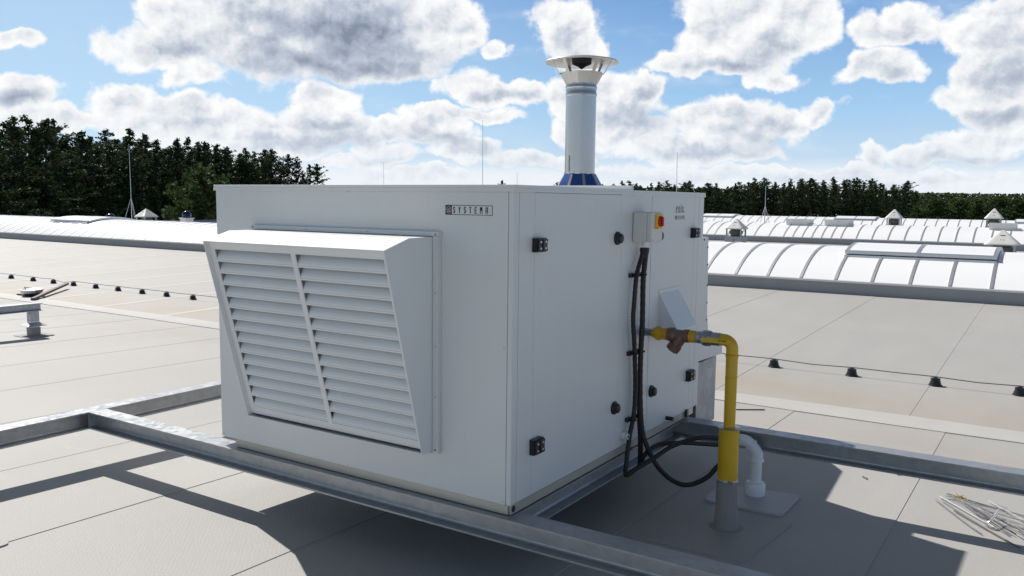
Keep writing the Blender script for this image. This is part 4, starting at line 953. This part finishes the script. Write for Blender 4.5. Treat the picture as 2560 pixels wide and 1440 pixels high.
for i, (a, b) in enumerate((((.965, 2.581), (1.16, 2.70)), ((.985, 2.56), (1.15, 2.66)), ((-.298, 3.60), (-.12, 3.735)), ((.83, 2.39), (.86, 2.36)))):
    q = MB(); q.tube([(a[0], a[1], zroof(a[1]) + .0072), (b[0], b[1], zroof(b[1]) + .0072)], .0045, 6, spline=False); o = q.build('metal_rod', M_RODD, None, (a[0], a[1], zroof(a[1])))
    tag(o, ['longer dark rod lying under the far right steel beam', 'shorter dark rod beside the long one under the far right beam', 'lone thin rod on the roof right behind the unit', 'tiny rod stub at the edge of the unit shadow'][i], 'metal rod', 'loose cut metal rods on the roof')
q = MB()
for i in range(60):
    t = random.random(); x = 1.30 + .06 * t + random.gauss(0, .006); y = 2.30 - .02 * t + random.gauss(0, .008); z = zroof(y) + .012 + random.random() * .012
    a = random.random() * 6.28; l = .010
    q.tube([(x, y, z), (x + l * math.cos(a), y + l * math.sin(a), z + random.uniform(-.004, .006))], .0018, 4, False, False)
o = q.build('dry_grass_tuft', M_STRAW, None, (1.33, 2.29, -.34)); tag(o, 'small tuft of dry yellow grass at the left end of the rod pile', 'dry grass')

# ------------------------------------------------------------------ trees
def pine_meshes(seed, h=18.0, cr=.42, dens=1.0, rnd_top=False, broad=False):
    rnd = random.Random(seed)
    tm = MB(); tm.smooth = True
    lean = rnd.uniform(-.3, .3)
    tm.tube([(0, 0, -.3), (lean * .3, 0, h * .35), (lean, lean * .3, h * .7), (lean * .8, 0, h * .97)], lambda t: .20 * (1 - .9 * t) + .015, 7, sub=4)
    f = MB()
    base = h * (cr if not broad else .12)
    nl = int((h - base) / .5)
    def tuft(c, r, n):
        for _ in range(n):
            d = Vector((rnd.gauss(0, 1), rnd.gauss(0, 1), rnd.gauss(0, .75))); d *= r / max(d.length, .3) * rnd.uniform(.3, 1.0)
            p = c + d; a = Vector((rnd.gauss(0, 1), rnd.gauss(0, 1), rnd.gauss(.2, .8))).normalized(); b = a.orthogonal().normalized()
            b = (Matrix.Rotation(rnd.random() * 6.28, 3, a) @ b)
            L = rnd.uniform(.20, .40) * (1.0 if broad else 1); W = L * (.42 if not broad else .7)
            f.add([p - b * W, p + a * L * .9, p + b * W, p - a * L * .35], [(0, 1, 2, 3)])
    for i in range(nl):
        t = i / max(nl - 1, 1); z = base + (h - base) * t
        if broad: R = h * .26 * math.sin(math.pi * min(1, .12 + .86 * t)) ** .6
        else: R = ((3.0 * (1 - t ** 2.2) + .5) if rnd_top else (3.3 * (1 - t) ** .8 + .25)) * rnd.choice((.5, .8, 1.0, 1.15)) if rnd.random() > .10 else .25
        nb = rnd.randint(4, 6) if not broad else rnd.randint(5, 7)
        if t > .9: nb = 3
        for k in range(nb):
            a = rnd.random() * 6.28; L = R * rnd.uniform(.55, 1.1); rise = L * (rnd.uniform(.25, .7) if t > .4 else rnd.uniform(-.05, .3))
            zz = z + rnd.uniform(-.3, .3); p0 = Vector((lean * t, 0, zz)); p1 = p0 + Vector((math.cos(a) * L, math.sin(a) * L, rise))
            tm.tube([p0, p1], .035, 4, False, False)
            ns = max(2, int(L / .55))
            for s_ in range(ns):
                q_ = p0.lerp(p1, (s_ + 1) / ns); tuft(q_, .42 if not broad else .6, int((11 if s_ == ns - 1 else 8) * dens))
    tuft(Vector((lean * .8, 0, h * .985)), .22, 7); tuft(Vector((lean * .8, 0, h * .95)), .35, 8)
    def to_mesh(mb, name, mt):
        me = bpy.data.meshes.new(name); me.from_pydata([tuple(v) for v in mb.v], [], mb.f); me.materials.append(mt)
        me.polygons.foreach_set('use_smooth', mb.sm); return me
    return to_mesh(tm, 'trunk', M_BARK), to_mesh(f, 'crown', M_LEAF if broad else M_NEEDLE), h
VARS = [pine_meshes(s, h, c, 1.0, s in (1, 3, 5, 8)) for s, h, c in ((1, 18, .40), (2, 18, .30), (3, 18, .38), (4, 18, .22), (5, 18, .33), (6, 18, .28), (8, 18, .20))]
BRD = [pine_meshes(s, 12, .3, 1.0, broad=True) for s in (11, 12, 13)]
ZG = -8.2
def tree(x, y, top, var, label, group=None, name='pine_tree', wide=1.0):
    tm, fm, h = var; s = (top - ZG) / h
    T_ = thing(name, (x, y, ZG), label, 'tree', group); T_.rotation_euler = (0, 0, random.random() * 6.28); wide *= random.uniform(.95, 1.5) if name == 'pine_tree' else 1; T_.scale = (s * wide, s * wide, s)
    for nm, me in (('trunk', tm), ('crown', fm)):
        o = bpy.data.objects.new(nm, me); COL.objects.link(o); o.parent = T_
    return T_
fwd = Vector((-math.sin(YAW), math.cos(YAW), 0)); rgt = Vector((math.cos(YAW), math.sin(YAW), 0))
def place(px, py, depth):
    """world x, y at horizontal depth along the viewing heading, and the height seen at row py"""
    d = px_ray(px, py); t = depth / (d.x * fwd.x + d.y * fwd.y); p = CAM + d * t; return p.x, p.y, p.z
import bisect
def interp(tab, x):
    xs = [a for a, _ in tab]; i = min(max(bisect.bisect(xs, x) - 1, 0), len(tab) - 2)
    (a, va), (b, vb) = tab[i], tab[i + 1]; return va + (vb - va) * (x - a) / (b - a)
ENV_L = [(-300, 300), (0, 322), (75, 300), (110, 305), (160, 325), (225, 332), (300, 345), (350, 345), (420, 358), (500, 368), (560, 376), (620, 382), (660, 386), (705, 392), (765, 402), (800, 425)]
def depth_l(px): return 104 + (280 - 104) * max(0, px + 40) / 840 if px > -40 else 104 + .12 * (px + 40)
GL = 'dark pines of the dense wood on the left'
k = 0
px = -160.0
while px < 812:
    dp = depth_l(px) + random.uniform(-4, 4)
    top = interp(ENV_L, px) + random.choice((-14, -6, 4, 12, 24, 34)) + random.uniform(-5, 5)
    if px > 795: top = 425
    x, y, z = place(px, top, dp)
    if px > 780: lb, gr = 'lone pine standing at the right end of the left wood', None
    elif 715 < px < 722: lb, gr = 'dark pine near the thinning right end of the left wood', GL
    else: lb, gr = 'dark pine in the front row of the dense left wood', GL
    if gr: tree(x, y, z, random.choice(VARS), lb, gr)
    else: tree(x, y, z, VARS[k % 7], lb)
    px += (random.uniform(.75, 1.25) * 2.45) * F / dp * .92 if px < 780 else 40
    k += 1
px = -180.0
while px < 700:
    dp = depth_l(px) + random.uniform(6, 22); x, y, z = place(px, interp(ENV_L, px) + random.uniform(-8, 26), dp)
    tree(x, y, z, random.choice(VARS), 'dark pine deeper inside the left wood, behind the front row', 'dark pines deeper in the left wood')
    px += random.uniform(.8, 1.2) * 2.5 * F / dp
for (a, b, dp, lb, wd) in ((508, 440, 64, 'bushy pale green leafy tree beside the upper left corner of the unit', .95), (470, 470, 66, 'lower dark leafy tree left of the pale green one', .8)):
    x, y, z = place(a, b, dp); tree(x, y, z, BRD[0] if a > 500 else BRD[1], lb, None, 'leafy_tree', wd)
ENV_R = [(1240, 462), (1300, 458), (1585, 462), (1650, 462), (1690, 458), (1760, 466), (1840, 460), (1875, 454), (1915, 452), (1960, 456), (2010, 450), (2080, 450), (2115, 447), (2150, 452), (2185, 452), (2205, 466), (2240, 464), (2270, 457), (2295, 478), (2330, 487), (2400, 492), (2480, 493), (2560, 496), (2700, 496)]
GR = 'dark pines of the far wood on the right'
for row in range(3):
    px = 1225.0 if row == 0 else 1560.0
    while px < 2680:
        dp = (330 if px < 2290 else 420) + row * 16 + random.uniform(-6, 6)
        top = interp(ENV_R, px) + random.choice((-5, 0, 5, 10, 14)) + random.uniform(-2, 2) + row * 2
        x, y, z = place(px, top, dp)
        lb = ['dark pine in the front of the far right wood', 'dark pine inside the far right wood', 'dark pine at the back of the far right wood'][row]
        tree(x, y, z, random.choice(VARS), lb, GR if row == 0 else GR + ', row behind' if row == 1 else GR + ', back row')
        px += random.uniform(.8, 1.25) * (3.6 if row == 0 else 4.6) * F / dp
for i, (a, b, dp) in enumerate(((2340, 500, 250), (2395, 497, 255), (2440, 500, 262), (2500, 496, 250), (2545, 500, 240), (2600, 495, 240), (2300, 515, 260))):
    x, y, z = place(a, b, dp); tree(x, y, z, BRD[i % 3], 'green leafy tree in front of the pines at the far right', 'green leafy trees at the far right', 'leafy_tree', 1.5)
# the wood's own depth: undergrowth and crowns nobody could count
def woodland(name, label, spots, n, zt, mt, sz):
    rnd = random.Random(5); f = MB()
    for _ in range(n):
        (x0, y0, x1, y1, dep) = rnd.choice(spots); t = rnd.random(); w = rnd.random() * dep
        d = Vector((x1 - x0, y1 - y0, 0)).normalized(); nn = Vector((-d.y, d.x, 0))
        if nn.dot(Vector((x0, y0, 0)) - CAM) < 0: nn = -nn
        p = Vector((x0 + (x1 - x0) * t, y0 + (y1 - y0) * t, 0)) + nn * w
        z = ZG + (zt - ZG) * rnd.random() ** .8; p.z = z
        a = Vector((rnd.gauss(0, 1), rnd.gauss(0, 1), rnd.gauss(0, .7))).normalized(); b = a.orthogonal().normalized(); L = sz * rnd.uniform(.6, 1.3)
        f.add([p - b * L * .6, p + a * L, p + b * L * .6, p - a * L * .4], [(0, 1, 2, 3)])
    o = f.build(name, mt); tag(o, label, 'woodland', kind='stuff'); return o
def seg(pa, da, pb, db, dep):
    a = place(pa, 500, da); b = place(pb, 500, db); return (a[0], a[1], b[0], b[1], dep)
woodland('woodland', 'dark undergrowth filling the left wood below its crowns', [seg(-250, depth_l(-200) + 8, 330, depth_l(330) + 8, 18), seg(330, depth_l(330) + 8, 700, depth_l(700) + 6, 16)], 26000, 6.6, M_NEEDLE, .75)
woodland('woodland', 'dark undergrowth filling the far right wood below its crowns', [seg(1550, 342, 2300, 342, 24), seg(2300, 400, 2720, 410, 24)], 24000, 7.0, M_NEEDLE, .9)
